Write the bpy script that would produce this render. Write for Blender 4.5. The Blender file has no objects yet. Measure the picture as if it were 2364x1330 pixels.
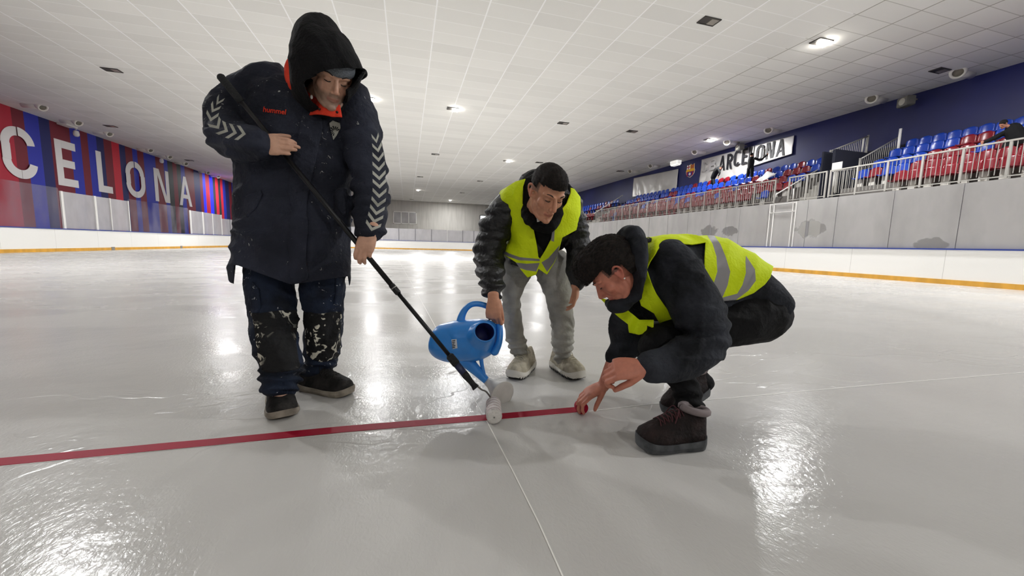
import bpy, bmesh, math, random
from mathutils import Vector, Matrix, noise
from mathutils.geometry import delaunay_2d_cdt
from mathutils.bvhtree import BVHTree
sc = bpy.context.scene
COL = sc.collection
random.seed(7)
R_ = math.radians
# ---------------------------------------------------------------- camera
FPX, CX, CY, EYE = 870.0, 1182.0, 665.0, 0.80
def _basis():
    y = Vector((-242, 105, FPX)).normalized()
    t = .02588; k = (105-242*t)/FPX
    u = Vector((t, 1, -k)).normalized(); u = (u-y*u.dot(y)).normalized()
    x = y.cross(u)
    if x.x < 0: x = -x
    return x, y, u
AX, AY, AZ = _basis()            # world axes seen in lens axes (right, up, forward)
def lens2world(v): return Vector((AX.dot(v), AY.dot(v), AZ.dot(v)))
RIGHT, UP, FWD = (lens2world(Vector(v)) for v in ((1,0,0),(0,1,0),(0,0,1)))
CAMLOC = Vector((0, 0, EYE))
def ray(px, py): return lens2world(Vector((px-CX, CY-py, FPX)))/FPX
def P(px, py, d): return CAMLOC+ray(px, py)*d            # point at depth d metres along the view axis
def onfloor(px, py, z=0.): r = ray(px, py); return CAMLOC+r*((z-EYE)/r.z)
def onX(px, py, X): r = ray(px, py); return CAMLOC+r*(X/r.x)
def onY(px, py, Y): r = ray(px, py); return CAMLOC+r*(Y/r.y)
def project(p):
    q = p-CAMLOC; f = q.dot(FWD)
    return CX+FPX*q.dot(RIGHT)/f, CY-FPX*q.dot(UP)/f
cam = bpy.data.cameras.new('camera'); co = bpy.data.objects.new('camera', cam); COL.objects.link(co)
cam.sensor_width = 36; cam.lens = FPX/2364*36; cam.clip_start = .02; cam.clip_end = 300
_m = Matrix((RIGHT, UP, -FWD)).transposed().to_4x4(); _m.translation = CAMLOC
co.matrix_world = _m; sc.camera = co
# ---------------------------------------------------------------- world, exposure
w = bpy.data.worlds.new('world'); sc.world = w; w.use_nodes = True
w.node_tree.nodes['Background'].inputs[0].default_value = (.9,.95,1,1)
w.node_tree.nodes['Background'].inputs[1].default_value = 0.0
sc.view_settings.view_transform = 'Standard'; sc.view_settings.look = 'None'
sc.view_settings.gamma = 1; sc.view_settings.use_curve_mapping = False
sc.view_settings.exposure = 0.78
sc.cycles.max_bounces = 7; sc.cycles.diffuse_bounces = 5; sc.cycles.glossy_bounces = 3
sc.cycles.transmission_bounces = 3; sc.cycles.transparent_max_bounces = 12
sc.cycles.caustics_reflective = False; sc.cycles.caustics_refractive = False
sc.cycles.sample_clamp_indirect = 6; sc.cycles.use_denoising = True
sc.cycles.use_adaptive_sampling = True; sc.cycles.adaptive_threshold = .02
# lamps recessed in the ceiling: (x, y, watts); lit fixtures of the hall, and unseen fill lamps added behind the camera
CEIL = 8.0
LIT = [(13.9,10.5,1.25),(-8.0,10.9,1.35),(2.6,21.3,1.8),(-1.65,21.3,1.8),(19.3,21.3,.8),(8.5,32.4,1.2),(-12.8,31.5,1.3),(1.5,54.5,1.3),
       (7.0,64.5,1.3),(-19.3,53.5,1.1),(-3.9,43.5,1.2),(15.5,43.5,1.3),
       (13.9,-.6,1.0),(20,-2,1.2),(3,-10,.4),(-13,-10,.3)]  # last three unseen, added to brighten the stand ceiling and the figures' fronts
WATT = 560
for i,(x,y,p) in enumerate(LIT):
    if p <= 0: continue
    ld = bpy.data.lights.new('ceiling_or_fill_light', 'AREA'); ld.shape = 'DISK'; ld.size = .42; ld.energy = WATT*p
    ld.color = (.985,.99,1)
    lo = bpy.data.objects.new('ceiling_or_fill_light', ld); lo.location = (x,y,CEIL-.09); COL.objects.link(lo)
# ---------------------------------------------------------------- helpers
def lin(c):
    c = c.lstrip('#'); v = [int(c[i:i+2],16)/255 for i in (0,2,4)]
    return tuple((a/12.92 if a <= .04045 else ((a+.055)/1.055)**2.4) for a in v)+(1,)
MATS = {}
def mat(name, col, rough=.6, var=0, vscale=8, bump=0, bscale=30, metal=0, col2=None, spec=.5, coat=0, stretch=None, emit=None, alpha=1, sheen=0, detail=4, lo=.35, hi=.65):
    if name in MATS: return MATS[name]
    m = bpy.data.materials.new(name); m.use_nodes = True; nt = m.node_tree; N = nt.nodes; L = nt.links
    b = N['Principled BSDF']; c = lin(col) if isinstance(col, str) else col
    b.inputs['Base Color'].default_value = c; b.inputs['Roughness'].default_value = rough
    b.inputs['Metallic'].default_value = metal; b.inputs['Specular IOR Level'].default_value = spec
    b.inputs['Coat Weight'].default_value = coat; b.inputs['Alpha'].default_value = alpha
    b.inputs['Sheen Weight'].default_value = sheen
    if emit: b.inputs['Emission Color'].default_value = c; b.inputs['Emission Strength'].default_value = emit
    tc = N.new('ShaderNodeTexCoord'); mp = N.new('ShaderNodeMapping'); L.new(tc.outputs['Object'], mp.inputs[0])
    if stretch: mp.inputs['Scale'].default_value = stretch
    if var or col2:
        n = N.new('ShaderNodeTexNoise'); n.inputs['Scale'].default_value = vscale; n.inputs['Detail'].default_value = detail; L.new(mp.outputs[0], n.inputs[0])
        r = N.new('ShaderNodeValToRGB'); L.new(n.outputs[0], r.inputs[0]); L.new(r.outputs[0], b.inputs['Base Color'])
        c2 = lin(col2) if col2 else tuple(min(1,x*(1+var)) for x in c[:3])+(1,)
        c1 = c if col2 else tuple(x*(1-var) for x in c[:3])+(1,)
        r.color_ramp.elements[0].position = lo; r.color_ramp.elements[1].position = hi
        r.color_ramp.elements[0].color = c1; r.color_ramp.elements[1].color = c2
    if bump:
        n2 = N.new('ShaderNodeTexNoise'); n2.inputs['Scale'].default_value = bscale; n2.inputs['Detail'].default_value = 5; L.new(mp.outputs[0], n2.inputs[0])
        bp = N.new('ShaderNodeBump'); bp.inputs['Strength'].default_value = bump; bp.inputs['Distance'].default_value = .02
        L.new(n2.outputs[0], bp.inputs['Height']); L.new(bp.outputs[0], b.inputs['Normal'])
    MATS[name] = m; return m
def link(name, me, m=None, parent=None, smooth=False):
    o = bpy.data.objects.new(name, me); COL.objects.link(o)
    if m is not None and not me.materials:
        for q in (m if isinstance(m,(list,tuple)) else [m]): me.materials.append(q)
    if parent is not None: o.parent = parent
    if smooth: me.shade_smooth()
    return o
def obj(name, bm, m, parent=None, smooth=False):
    me = bpy.data.meshes.new(name); bm.to_mesh(me); bm.free()
    return link(name, me, m, parent, smooth)
def tag(o, label=None, cat=None, group=None, kind=None):
    if label: o['label'] = label
    if cat: o['category'] = cat
    if group: o['group'] = group
    if kind: o['kind'] = kind
    return o
def thing(name, label, cat, loc=(0,0,0), rz=0, group=None):
    o = bpy.data.objects.new(name, None); COL.objects.link(o); o.location = loc; o.rotation_euler = (0,0,rz); o.empty_display_size = .1
    return tag(o, label, cat, group)
def kids(o): return [c for c in bpy.data.objects if c.parent == o]
def copy_tree(tree, parent=None):      # tree: (object, [subtrees])
    c = tree[0].copy(); COL.objects.link(c); c.parent = parent
    for t in tree[1]: copy_tree(t, c)
    return c
def tree_of(o): return (o, [tree_of(k) for k in kids(o)])
def add_box(bm, c, s, rz=0, mi=0, rot=None):
    M = Matrix.Translation(c) @ (rot.to_4x4() if rot is not None else Matrix.Rotation(rz,4,'Z')) @ Matrix.Diagonal((s[0],s[1],s[2],1))
    r = bmesh.ops.create_cube(bm, size=1, matrix=M)
    for f in {f for v in r['verts'] for f in v.link_faces}: f.material_index = mi
    return r['verts']
def box(name, c, s, m, parent=None, rz=0, bev=0):
    bm = bmesh.new(); add_box(bm, c, s, rz)
    if bev: bmesh.ops.bevel(bm, geom=bm.edges[:], offset=bev, segments=2, affect='EDGES')
    return obj(name, bm, m, parent)
def add_tube(bm, pts, rad, n=10, cap=True, mi=0):
    pts = [Vector(p) for p in pts]; k = len(pts); rings = []; a = None
    if not isinstance(rad,(list,tuple)): rad = [rad]*k
    for i,p in enumerate(pts):
        t = (pts[min(i+1,k-1)]-pts[max(i-1,0)]).normalized()
        if a is None: a = t.orthogonal().normalized()
        a = (a-t*a.dot(t)).normalized(); b = t.cross(a)
        rings.append([bm.verts.new(p+(a*math.cos(q)+b*math.sin(q))*rad[i]) for q in (2*math.pi*j/n for j in range(n))])
    for i in range(k-1):
        for j in range(n):
            f = bm.faces.new((rings[i][j],rings[i][(j+1)%n],rings[i+1][(j+1)%n],rings[i+1][j])); f.material_index = mi; f.smooth = True
    if cap:
        bm.faces.new(rings[0][::-1]).material_index = mi; bm.faces.new(rings[-1]).material_index = mi
def tube(name, pts, rad, m, parent=None, n=10):
    bm = bmesh.new(); add_tube(bm, pts, rad, n); return obj(name, bm, m, parent)
def cr(pts, s=6):      # Catmull-Rom through vectors
    pts = [Vector(p) for p in pts]; out = []
    for i in range(len(pts)-1):
        a = pts[max(i-1,0)]; b = pts[i]; c = pts[i+1]; d = pts[min(i+2,len(pts)-1)]
        for j in range(s):
            t = j/s; out.append(.5*((2*b)+(c-a)*t+(2*a-5*b+4*c-d)*t*t+(3*b-a-3*c+d)*t**3))
    out.append(pts[-1]); return out
def add_lathe(bm, prof, M, n=32, mi=0, cap=True):     # prof: (radius, height)
    rings = [[bm.verts.new(M @ Vector((r*math.cos(q), r*math.sin(q), z))) for q in (2*math.pi*j/n for j in range(n))] for r,z in prof]
    for i in range(len(rings)-1):
        for j in range(n):
            f = bm.faces.new((rings[i][j],rings[i][(j+1)%n],rings[i+1][(j+1)%n],rings[i+1][j])); f.material_index = mi; f.smooth = True
    if cap:
        bm.faces.new(rings[0][::-1]).material_index = mi; bm.faces.new(rings[-1]).material_index = mi
def text_mesh(s, size, shear=0, width=1.0, depth=.01, bold=0):
    cu = bpy.data.curves.new('text','FONT'); cu.body = s; cu.size = size; cu.extrude = depth; cu.offset = bold; cu.resolution_u = 4
    o = bpy.data.objects.new('text', cu); COL.objects.link(o)
    dg = bpy.context.evaluated_depsgraph_get(); me = bpy.data.meshes.new_from_object(o.evaluated_get(dg))
    bpy.data.objects.remove(o); bpy.data.curves.remove(cu); return me
# ================================================================ THE HALL
def node_mat(name):
    m = bpy.data.materials.new(name); m.use_nodes = True; MATS[name] = m
    return m, m.node_tree.nodes, m.node_tree.links, m.node_tree.nodes['Principled BSDF']
def nd(N, t, **kw):
    n = N.new('ShaderNode'+t)
    for k,v in kw.items():
        if k == 'op': n.operation = v
        elif isinstance(k,str) and k.startswith('i'): n.inputs[int(k[1:])].default_value = v
    return n
def ice_material():
    m,N,L,b = node_mat('ice')
    tc = nd(N,'TexCoord'); P0 = tc.outputs['Object']
    def mapped(s):
        q = nd(N,'Mapping'); q.inputs['Scale'].default_value = s; L.new(P0,q.inputs[0]); return q.outputs[0]
    def noisy(v, sc_, det=3, dist=0):
        n = nd(N,'TexNoise'); n.inputs['Scale'].default_value = sc_; n.inputs['Detail'].default_value = det; n.inputs['Distortion'].default_value = dist
        L.new(v,n.inputs[0]); return n.outputs[0]
    # colour: cold pale grey film, slightly cloudy
    c = nd(N,'ValToRGB'); L.new(noisy(mapped((.5,.35,1)),.9,5,1.2), c.inputs[0])
    c.color_ramp.elements[0].position=.3; c.color_ramp.elements[1].position=.72
    c.color_ramp.elements[0].color = lin('#c2c0bc'); c.color_ramp.elements[1].color = lin('#cfcdc9')
    L.new(c.outputs[0], b.inputs['Base Color'])
    # wetness: pools of water smoother than the frosty rest
    r = nd(N,'ValToRGB'); L.new(noisy(mapped((.6,1.1,1)),1.3,3,.6), r.inputs[0])
    r.color_ramp.elements[0].position=.42; r.color_ramp.elements[1].position=.56
    r.color_ramp.elements[0].color = (.15,)*3+(1,); r.color_ramp.elements[1].color = (.24,)*3+(1,)
    sp0 = nd(N,'SeparateXYZ'); L.new(P0,sp0.inputs[0]); fr = nd(N,'MapRange'); L.new(sp0.outputs[1],fr.inputs[0]); fr.inputs[1].default_value=2.5; fr.inputs[2].default_value=9; fr.inputs[3].default_value=0; fr.inputs[4].default_value=.09
    rad = nd(N,'Math',op='ADD'); L.new(r.outputs[0],rad.inputs[0]); L.new(fr.outputs[0],rad.inputs[1]); L.new(rad.outputs[0], b.inputs['Roughness'])
    b.inputs['IOR'].default_value = 1.33; b.inputs['Specular IOR Level'].default_value = .2
    f1 = noisy(mapped((1,.6,1)),60,4,1.2); f2 = noisy(mapped((1,1.6,1)),6,2,.3)
    ad0 = nd(N,'Math',op='MULTIPLY_ADD'); L.new(f2,ad0.inputs[0]); ad0.inputs[1].default_value=2.2; L.new(f1,ad0.inputs[2])
    # thin sheets of water with a raised edge, where the can has been poured
    f3 = noisy(mapped((.55,1.0,1)),2.6,3,1.0); s3 = nd(N,'MapRange'); L.new(f3,s3.inputs[0]); s3.inputs[1].default_value=.53; s3.inputs[2].default_value=.555; s3.inputs[4].default_value=2.2
    sp3 = nd(N,'SeparateXYZ'); L.new(P0,sp3.inputs[0]); g3 = nd(N,'MapRange'); sx3 = nd(N,'Math',op='SUBTRACT'); L.new(sp3.outputs[1],sx3.inputs[0]); sx3.inputs[1].default_value=1.93; sy3 = nd(N,'Math',op='ABSOLUTE'); L.new(sx3.outputs[0],sy3.inputs[0]); L.new(sy3.outputs[0],g3.inputs[0]); g3.inputs[1].default_value=.5; g3.inputs[2].default_value=.25
    m3 = nd(N,'Math',op='MULTIPLY'); L.new(s3.outputs[0],m3.inputs[0]); L.new(g3.outputs[0],m3.inputs[1])
    ad = nd(N,'Math',op='ADD'); L.new(ad0.outputs[0],ad.inputs[0]); L.new(m3.outputs[0],ad.inputs[1])
    bp = nd(N,'Bump'); bp.inputs['Strength'].default_value=.24; bp.inputs['Distance'].default_value=.004
    L.new(ad.outputs[0],bp.inputs['Height']); L.new(bp.outputs[0],b.inputs['Normal'])
    return m
ICE = ice_material()
CONC = mat('concrete','#8f8c87',.85,var=.08,vscale=3,bump=.15,bscale=20)
WHITEB = mat('board_plastic','#f3f2ee',.35,var=.02,vscale=2)
CAPBLUE = mat('cap_blue','#2a3f8f',.4); KICK = mat('kick_yellow','#d9a23a',.5,var=.12,vscale=1.5,stretch=(3,3,.5))
# rink outline with rounded corners
XL, XR, YN, YF, RC = -15., 15., -14., 46., 8.5
def rink(off=0, n=14):
    pts = []; r = RC+off
    for cx,cy,a0 in ((XR-RC,YN+RC,-90),(XR-RC,YF-RC,0),(XL+RC,YF-RC,90),(XL+RC,YN+RC,180)):
        for i in range(n+1):
            a = R_(a0+90*i/n); pts.append(Vector((cx+r*math.cos(a), cy+r*math.sin(a), 0)))
    return pts
bm = bmesh.new(); bm.faces.new([bm.verts.new(p) for p in rink(.05)]); bmesh.ops.triangulate(bm, faces=bm.faces[:])
tag(obj('floor', bm, ICE), kind='structure')
bm = bmesh.new(); add_box(bm,(0,27,-.16),(46,90,.2)); tag(obj('floor', bm, CONC), kind='structure')
def ring_wall(name, o0, o1, z0, z1, m, parent):
    a, b = rink(o0), rink(o1); n = len(a); bm = bmesh.new()
    V = [[bm.verts.new((p.x,p.y,z)) for p in q] for q,z in ((a,z0),(a,z1),(b,z1),(b,z0))]
    for i in range(n):
        j = (i+1)%n
        for k in range(4): bm.faces.new((V[k][i],V[k][j],V[(k+1)%4][j],V[(k+1)%4][i]))
    bmesh.ops.recalc_face_normals(bm, faces=bm.faces[:])
    return obj(name, bm, m, parent)
boards = thing('rink_boards','white rink boards with blue cap rail and yellow kick strip around the ice','rink boards')
def seam_mat():
    m,N,L,b = node_mat('board_seamed'); b.inputs['Roughness'].default_value=.4
    tc = nd(N,'TexCoord'); s = nd(N,'SeparateXYZ'); L.new(tc.outputs['Object'],s.inputs[0])
    mo = nd(N,'Math',op='PINGPONG'); L.new(s.outputs[1],mo.inputs[0]); mo.inputs[1].default_value=1.2
    lt = nd(N,'Math',op='LESS_THAN'); L.new(mo.outputs[0],lt.inputs[0]); lt.inputs[1].default_value=.006
    mx = nd(N,'Mix'); mx.data_type='RGBA'; L.new(lt.outputs[0],mx.inputs[0]); mx.inputs[6].default_value=lin('#f4f3ef'); mx.inputs[7].default_value=lin('#cfcdc8')
    L.new(mx.outputs[2],b.inputs['Base Color']); return m
ring_wall('dasher_panel', 0, .10, .02, .99, seam_mat(), boards)
ring_wall('cap_rail', -.03, .16, .99, 1.03, CAPBLUE, boards)
ring_wall('kick_strip', -.018, .0, .0, .14, KICK, boards)
for q in (260,418):
    p_ = onX(q,573,-15.0); box('drain_mark',(-14.975,p_.y,.09),(.02,.22,.16),CONC,boards)
# ceiling
def ceiling_mat():
    m,N,L,b = node_mat('ceiling_tiles'); b.inputs['Roughness'].default_value=.75
    tc = nd(N,'TexCoord'); s = nd(N,'SeparateXYZ'); L.new(tc.outputs['Object'],s.inputs[0])
    def ax(o, off, step, wd):
        a = nd(N,'Math',op='ADD'); L.new(o,a.inputs[0]); a.inputs[1].default_value=off+100*step
        d = nd(N,'Math',op='DIVIDE'); L.new(a.outputs[0],d.inputs[0]); d.inputs[1].default_value=step
        f = nd(N,'Math',op='FRACT'); L.new(d.outputs[0],f.inputs[0]); fl = nd(N,'Math',op='FLOOR'); L.new(d.outputs[0],fl.inputs[0])
        c = nd(N,'Math',op='PINGPONG'); L.new(d.outputs[0],c.inputs[0]); c.inputs[1].default_value=.5
        lt = nd(N,'Math',op='LESS_THAN'); L.new(c.outputs[0],lt.inputs[0]); lt.inputs[1].default_value=wd/step
        return lt.outputs[0], fl.outputs[0]
    lx,cx = ax(s.outputs[0],.62,1.53,.022); ly,cy = ax(s.outputs[1],.14,.71,.013)
    lys = nd(N,'Math',op='MULTIPLY'); L.new(ly,lys.inputs[0]); lys.inputs[1].default_value=.6
    mxx = nd(N,'Math',op='MAXIMUM'); L.new(lx,mxx.inputs[0]); L.new(lys.outputs[0],mxx.inputs[1])
    cb = nd(N,'CombineXYZ'); L.new(cx,cb.inputs[0]); L.new(cy,cb.inputs[1])
    wn = nd(N,'TexWhiteNoise'); L.new(cb.outputs[0],wn.inputs['Vector'])
    r = nd(N,'ValToRGB'); L.new(wn.outputs['Value'],r.inputs[0]); r.color_ramp.elements[0].color=lin('#e4e3df'); r.color_ramp.elements[1].color=lin('#edece8')
    # bars: white over the rink, greyer over the stand: light angle put into colour
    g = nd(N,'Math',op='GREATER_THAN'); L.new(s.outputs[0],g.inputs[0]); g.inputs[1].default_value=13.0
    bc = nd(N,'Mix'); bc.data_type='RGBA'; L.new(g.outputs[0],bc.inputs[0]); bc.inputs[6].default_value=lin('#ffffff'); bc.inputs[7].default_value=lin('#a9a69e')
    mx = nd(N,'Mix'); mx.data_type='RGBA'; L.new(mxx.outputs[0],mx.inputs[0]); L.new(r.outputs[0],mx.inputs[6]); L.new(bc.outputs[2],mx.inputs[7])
    L.new(mx.outputs[2],b.inputs['Base Color'])
    n = nd(N,'TexNoise'); n.inputs['Scale'].default_value=1.1; n.inputs['Detail'].default_value=3; L.new(tc.outputs['Object'],n.inputs[0])
    bp = nd(N,'Bump'); bp.inputs['Strength'].default_value=.35; bp.inputs['Distance'].default_value=.03; L.new(n.outputs[0],bp.inputs['Height']); L.new(bp.outputs[0],b.inputs['Normal'])
    return m
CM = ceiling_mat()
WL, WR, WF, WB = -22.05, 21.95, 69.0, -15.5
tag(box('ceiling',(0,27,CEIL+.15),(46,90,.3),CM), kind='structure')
# walls
DKBLUE = mat('wall_navy','#171c4c',.5,col2='#20286c',vscale=.25,lo=.35,hi=.7)
GREYW = mat('wall_concrete','#b0ada6',.85,col2='#c2bfb8',vscale=1.1,stretch=(2.5,1,.25),lo=.3,hi=.7)
tag(box('wall_right',(WR+.15,27,4),(.3,90,8),DKBLUE), kind='structure')
tag(box('wall_far',(0,WF+.15,4),(46,.3,8),GREYW), kind='structure')
tag(box('wall_near',(0,WB-.15,4),(46,.3,8),GREYW), kind='structure')
# left wall: painted club stripes (paint areas are faces of the wall mesh itself)
SC = [mat('stripe_red','#b02238',.6), mat('stripe_maroon','#76202f',.6), mat('stripe_blue','#2b34a8',.6),
      mat('stripe_navy','#1f2460',.6), mat('stripe_bright','#2a30ff',.6), mat('stripe_dark','#2e3336',.6), mat('stripe_scarlet','#c8283c',.6)]
ST = [(WB,1),(-8,2),(-4,3),(0,1),(4,0),(8,2),(12,3),(14,1),(17,0),(20,2),(22,3),(24,1),(25.6,2),(27,3),(28.0,0),(29.75,1),(30.5,2),(31.46,3),(32.2,1),(33.7,2),(34.56,1),(35.2,2),(36.0,3),(36.7,1),(37.5,6),(38.3,3),
      (38.96,1),(39.8,2),(40.4,1),(41.2,2),(42.8,1),(44.0,2),(44.6,5),(45.4,1),(46.1,5),(46.8,2),(47.5,1),(49.2,3),(50.4,1),(51,4),(51.6,0),(52.5,4),(53.3,5),(53.9,6),(54.6,5),(55.2,6),(55.8,2),(56.5,3),(57.5,1),(58.3,2),(59.4,1),(60.6,3),(62,1),(64,2),(66,1),(WF,None)]
bm = bmesh.new()
for (y0,c),(y1,_) in zip(ST,ST[1:]):
    add_box(bm,(WL-.15,(y0+y1)/2,4),(.3,y1-y0,8),mi=c)
tag(obj('wall_left', bm, SC), kind='structure')
# painted letters of the left wall
LWHITE = mat('letter_white','#e6e3e2',.55)
def letter_shape(ch, w, h, s):       # planar outline boxes/arcs in (u right, v up); s = stroke
    bm = bmesh.new()
    lay = [0]
    def q(*pts):
        lay[0] += .0012; bm.faces.new([bm.verts.new((a,b,lay[0])) for a,b in pts])
    def arc(cx,cy,rx,ry,a0,a1,n=16):
        for i in range(n):
            p,t = R_(a0+(a1-a0)*i/n), R_(a0+(a1-a0)*(i+1)/n)
            q((cx+rx*math.cos(p),cy+ry*math.sin(p)),(cx+rx*math.cos(t),cy+ry*math.sin(t)),(cx+(rx-s)*math.cos(t),cy+(ry-s)*math.sin(t)),(cx+(rx-s)*math.cos(p),cy+(ry-s)*math.sin(p)))
    if ch in 'CO':
        k = w*.5
        arc(w/2,h-k,k,k,90,180); arc(w/2,k,k,k,180,270); q((0,k),(s,k),(s,h-k),(0,h-k))
        if ch == 'O': arc(w/2,h-k,k,k,0,90); arc(w/2,k,k,k,270,360); q((w-s,k),(w,k),(w,h-k),(w-s,h-k))
        else: arc(w/2,h-k,k,k,8,90); arc(w/2,k,k,k,270,352)
    if ch == 'E':
        q((0,0),(s,0),(s,h),(0,h)); q((s,0),(w,0),(w,s),(s,s)); q((s,h-s),(w,h-s),(w,h),(s,h)); q((s,h/2-s/2),(w*.9,h/2-s/2),(w*.9,h/2+s/2),(s,h/2+s/2))
    if ch == 'L': q((0,0),(s,0),(s,h),(0,h)); q((s,0),(w,0),(w,s),(s,s))
    if ch == 'N': q((0,0),(s,0),(s,h),(0,h)); q((w-s,0),(w,0),(w,h),(w-s,h)); q((s*.6,h),(s*1.5,h),(w-s*.6,0),(w-s*1.5,0))
    if ch == 'A':
        q((0,0),(s,0),(w/2+s*.45,h),(w/2-s*.45,h)); q((w-s,0),(w,0),(w/2+s*.45,h),(w/2-s*.45,h)); q((w*.22,h*.25),(w*.78,h*.25),(w*.72,h*.25+s*.8),(w*.28,h*.25+s*.8))
    if ch == 'R':
        q((0,0),(s,0),(s,h),(0,h)); k = h*.28
        q((s,h-s),(w-k,h-s),(w-k,h),(s,h)); q((s,h-2*k),(w-k,h-2*k),(w-k,h-2*k+s),(s,h-2*k+s)); arc(w-k,h-k,k,k,-90,90)
        q((w*.35,h-2*k+s*.4),(w*.35+s,h-2*k+s*.4),(w,0),(w-s*1.1,0))
    if ch == 'B':
        q((0,0),(s,0),(s,h),(0,h)); k = h*.265
        for c in (h-k, k):
            q((s,c+k-s),(w-k,c+k-s),(w-k,c+k),(s,c+k)); q((s,c-k),(w-k,c-k),(w-k,c-k+s),(s,c-k+s)); arc(w-k,c,k,k,-90,90)
    return bm
def wall_letter(ch, w, h, s, M, m, name='wall_letter', depth=.015, parent=None):
    bm = letter_shape(ch, w, h, s)
    r = bmesh.ops.extrude_face_region(bm, geom=bm.faces[:]); bmesh.ops.translate(bm, verts=[v for v in r['geom'] if isinstance(v,bmesh.types.BMVert)], vec=(0,0,depth))
    bmesh.ops.transform(bm, matrix=M, verts=bm.verts[:]); bmesh.ops.recalc_face_normals(bm, faces=bm.faces[:])
    return obj(name, bm, m, parent)
for ch,y0,y1 in (('C',28.9,30.95),('E',32.4,34.0),('L',35.8,37.2),('O',38.75,40.95),('N',42.4,44.6),('A',46.2,48.5)):
    M = Matrix.Translation((WL+.002,y0,3.98)) @ Matrix(((0,0,1,0),(1,0,0,0),(0,1,0,0),(0,0,0,1)))
    o = wall_letter(ch, y1-y0, 2.96, .5, M, LWHITE)
    tag(o, f'big white painted letter {ch} on the red and blue striped wall', 'letter')
# far wall windows
FRW = mat('frame_white','#e4e2dc',.5); PANE = mat('pane_dark','#8e8a88',.15,var=.1,vscale=1); GLOWW = mat('window_lit','#ffffff',.5,emit=1.0)
wn = bpy.data.objects.new('window_1',None); COL.objects.link(wn); wn['kind']='structure'; wn.location=(-.35,WF,5.05)
box('pane',(0,-.03,0),(3.7,.02,1.95),PANE,wn)
bm = bmesh.new()
for x in (-1.9,-.63,.63,1.9): add_box(bm,(x,-.05,0),(.12,.06,2.1))
for z in (-1.0,1.0): add_box(bm,(0,-.05,z),(3.9,.06,.12))
obj('window_frame',bm,FRW,wn)
wn = bpy.data.objects.new('window_2',None); COL.objects.link(wn); wn['kind']='structure'; wn.location=(15.2,WF,5.4)
box('pane',(0,-.03,0),(4.6,.02,1.2),GLOWW,wn)
bm = bmesh.new()
for x in (-2.35,2.35): add_box(bm,(x,-.05,0),(.14,.06,1.4))
for z in (-.65,.65): add_box(bm,(0,-.05,z),(4.8,.06,.12))
obj('window_frame',bm,mat('frame_dark','#33373a',.5),wn)
# ---- ceiling fixtures: recessed lamps, lit and unlit
LENS = mat('lamp_lens','#fffaf0',.4,emit=45); HOUS = mat('lamp_housing','#4a4743',.5,metal=.3); REFL = mat('lamp_reflector','#b9b4aa',.3,metal=.6); TRIM = mat('lamp_trim','#d9d6cd',.5)
PLACE = ['over the far end','over the stand','over the middle of the rink','over the left side']
def fixture(x, y, lit, label, group=None):
    t = thing('recessed_ceiling_lamp', label, 'ceiling lamp', (x,y,CEIL), 0, group)
    bm = bmesh.new()
    for dx,dy,sx,sy in ((-.29,0,.04,.38),(.29,0,.04,.38),(0,-.17,.56,.04),(0,.17,.56,.04)): add_box(bm,(dx,dy,-.015),(sx,sy,.03))
    obj('trim_frame',bm,HOUS,t)
    box('housing',(-.14,0,-.01),(.27,.30,.016),HOUS,t)
    if lit: box('lens',(.14,0,-.05),(.28,.30,.08),LENS,t)
    else: box('reflector',(.14,0,-.015),(.26,.28,.02),REFL,t)
def where(x,y):
    a = 'striped wall side' if x < -14 else 'stand' if x > 15 else 'left ice' if x < -4 else 'centre line' if x < 5 else 'right ice'
    b = 'nearest row' if y < 15 else 'second row' if y < 25 else 'third row' if y < 36 else 'fourth row' if y < 47 else 'farthest rows'
    return a,b
for x,y,p in LIT:
    if p > 0 and y > 5:
        a,b = where(x,y)
        fixture(x-.2, y, True, f'lit ceiling lamp over the {a}, {b}' + (' left of the other' if x == -1.65 else ''))
for px,py in ((1637,48),(2170,162),(258,161),(255,291),(1300,284),(1459,303),(1005,356),(437,370),(1245,375),(1108,418),(1067,445),(970,408),(950,460),(1432,395)):
    p = onfloor(px,py,CEIL); a,b = where(p.x,p.y)
    lr = {970:' left of the lit lamp',1108:' above the vest man',1067:' right of the tiny lit lamp',950:' beside the far wall', 1300:' left one of a pair',1459:' right one of a pair'}.get(px,'')
    fixture(p.x, p.y, False, f'unlit ceiling lamp over the {a}, {b}{lr}')
ORD=['nearest one','second nearest','third nearest','fourth nearest','fifth nearest','sixth nearest','seventh nearest','eighth nearest']
# round air nozzles along both ceiling edges
NOZ = mat('nozzle_white','#f0ede4',.45); HOLE = mat('nozzle_hole','#7d786d',.7)
def nozzle(x,y,sx,label,group):
    t = thing('air_nozzle', label, 'air nozzle', (x,y,CEIL), 0, group)
    d = Vector((-sx*.75,-.35,-.55)).normalized(); M = d.to_track_quat('Z','Y').to_matrix().to_4x4()
    bm = bmesh.new(); add_lathe(bm,[(.24,-.15),(.25,.04),(.235,.18),(.20,.22),(.165,.22),(.15,.16)],M,20,cap=False); obj('nozzle_body',bm,NOZ,t)
    bm = bmesh.new(); add_lathe(bm,[(.001,.15),(.155,.15),(.155,.165),(.001,.165)],M,20); obj('nozzle_opening',bm,HOLE,t)
    bm = bmesh.new(); add_tube(bm,[(0,0,-.02),(sx*.8,0.,-.02)],.16,12); obj('duct',bm,NOZ,t)
for px,py in [(2210,180),(2012,238),(1775,308),(1680,335),(1605,357),(1503,388),(1456,400)]:
    p = onfloor(px,py,7.75); k=[2210,2012,1775,1680,1605,1503,1456].index(px); nozzle(p.x,p.y,1,f'round white air nozzle on the ceiling edge above the stand, {ORD[k]}','nozzles above the stand')
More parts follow.
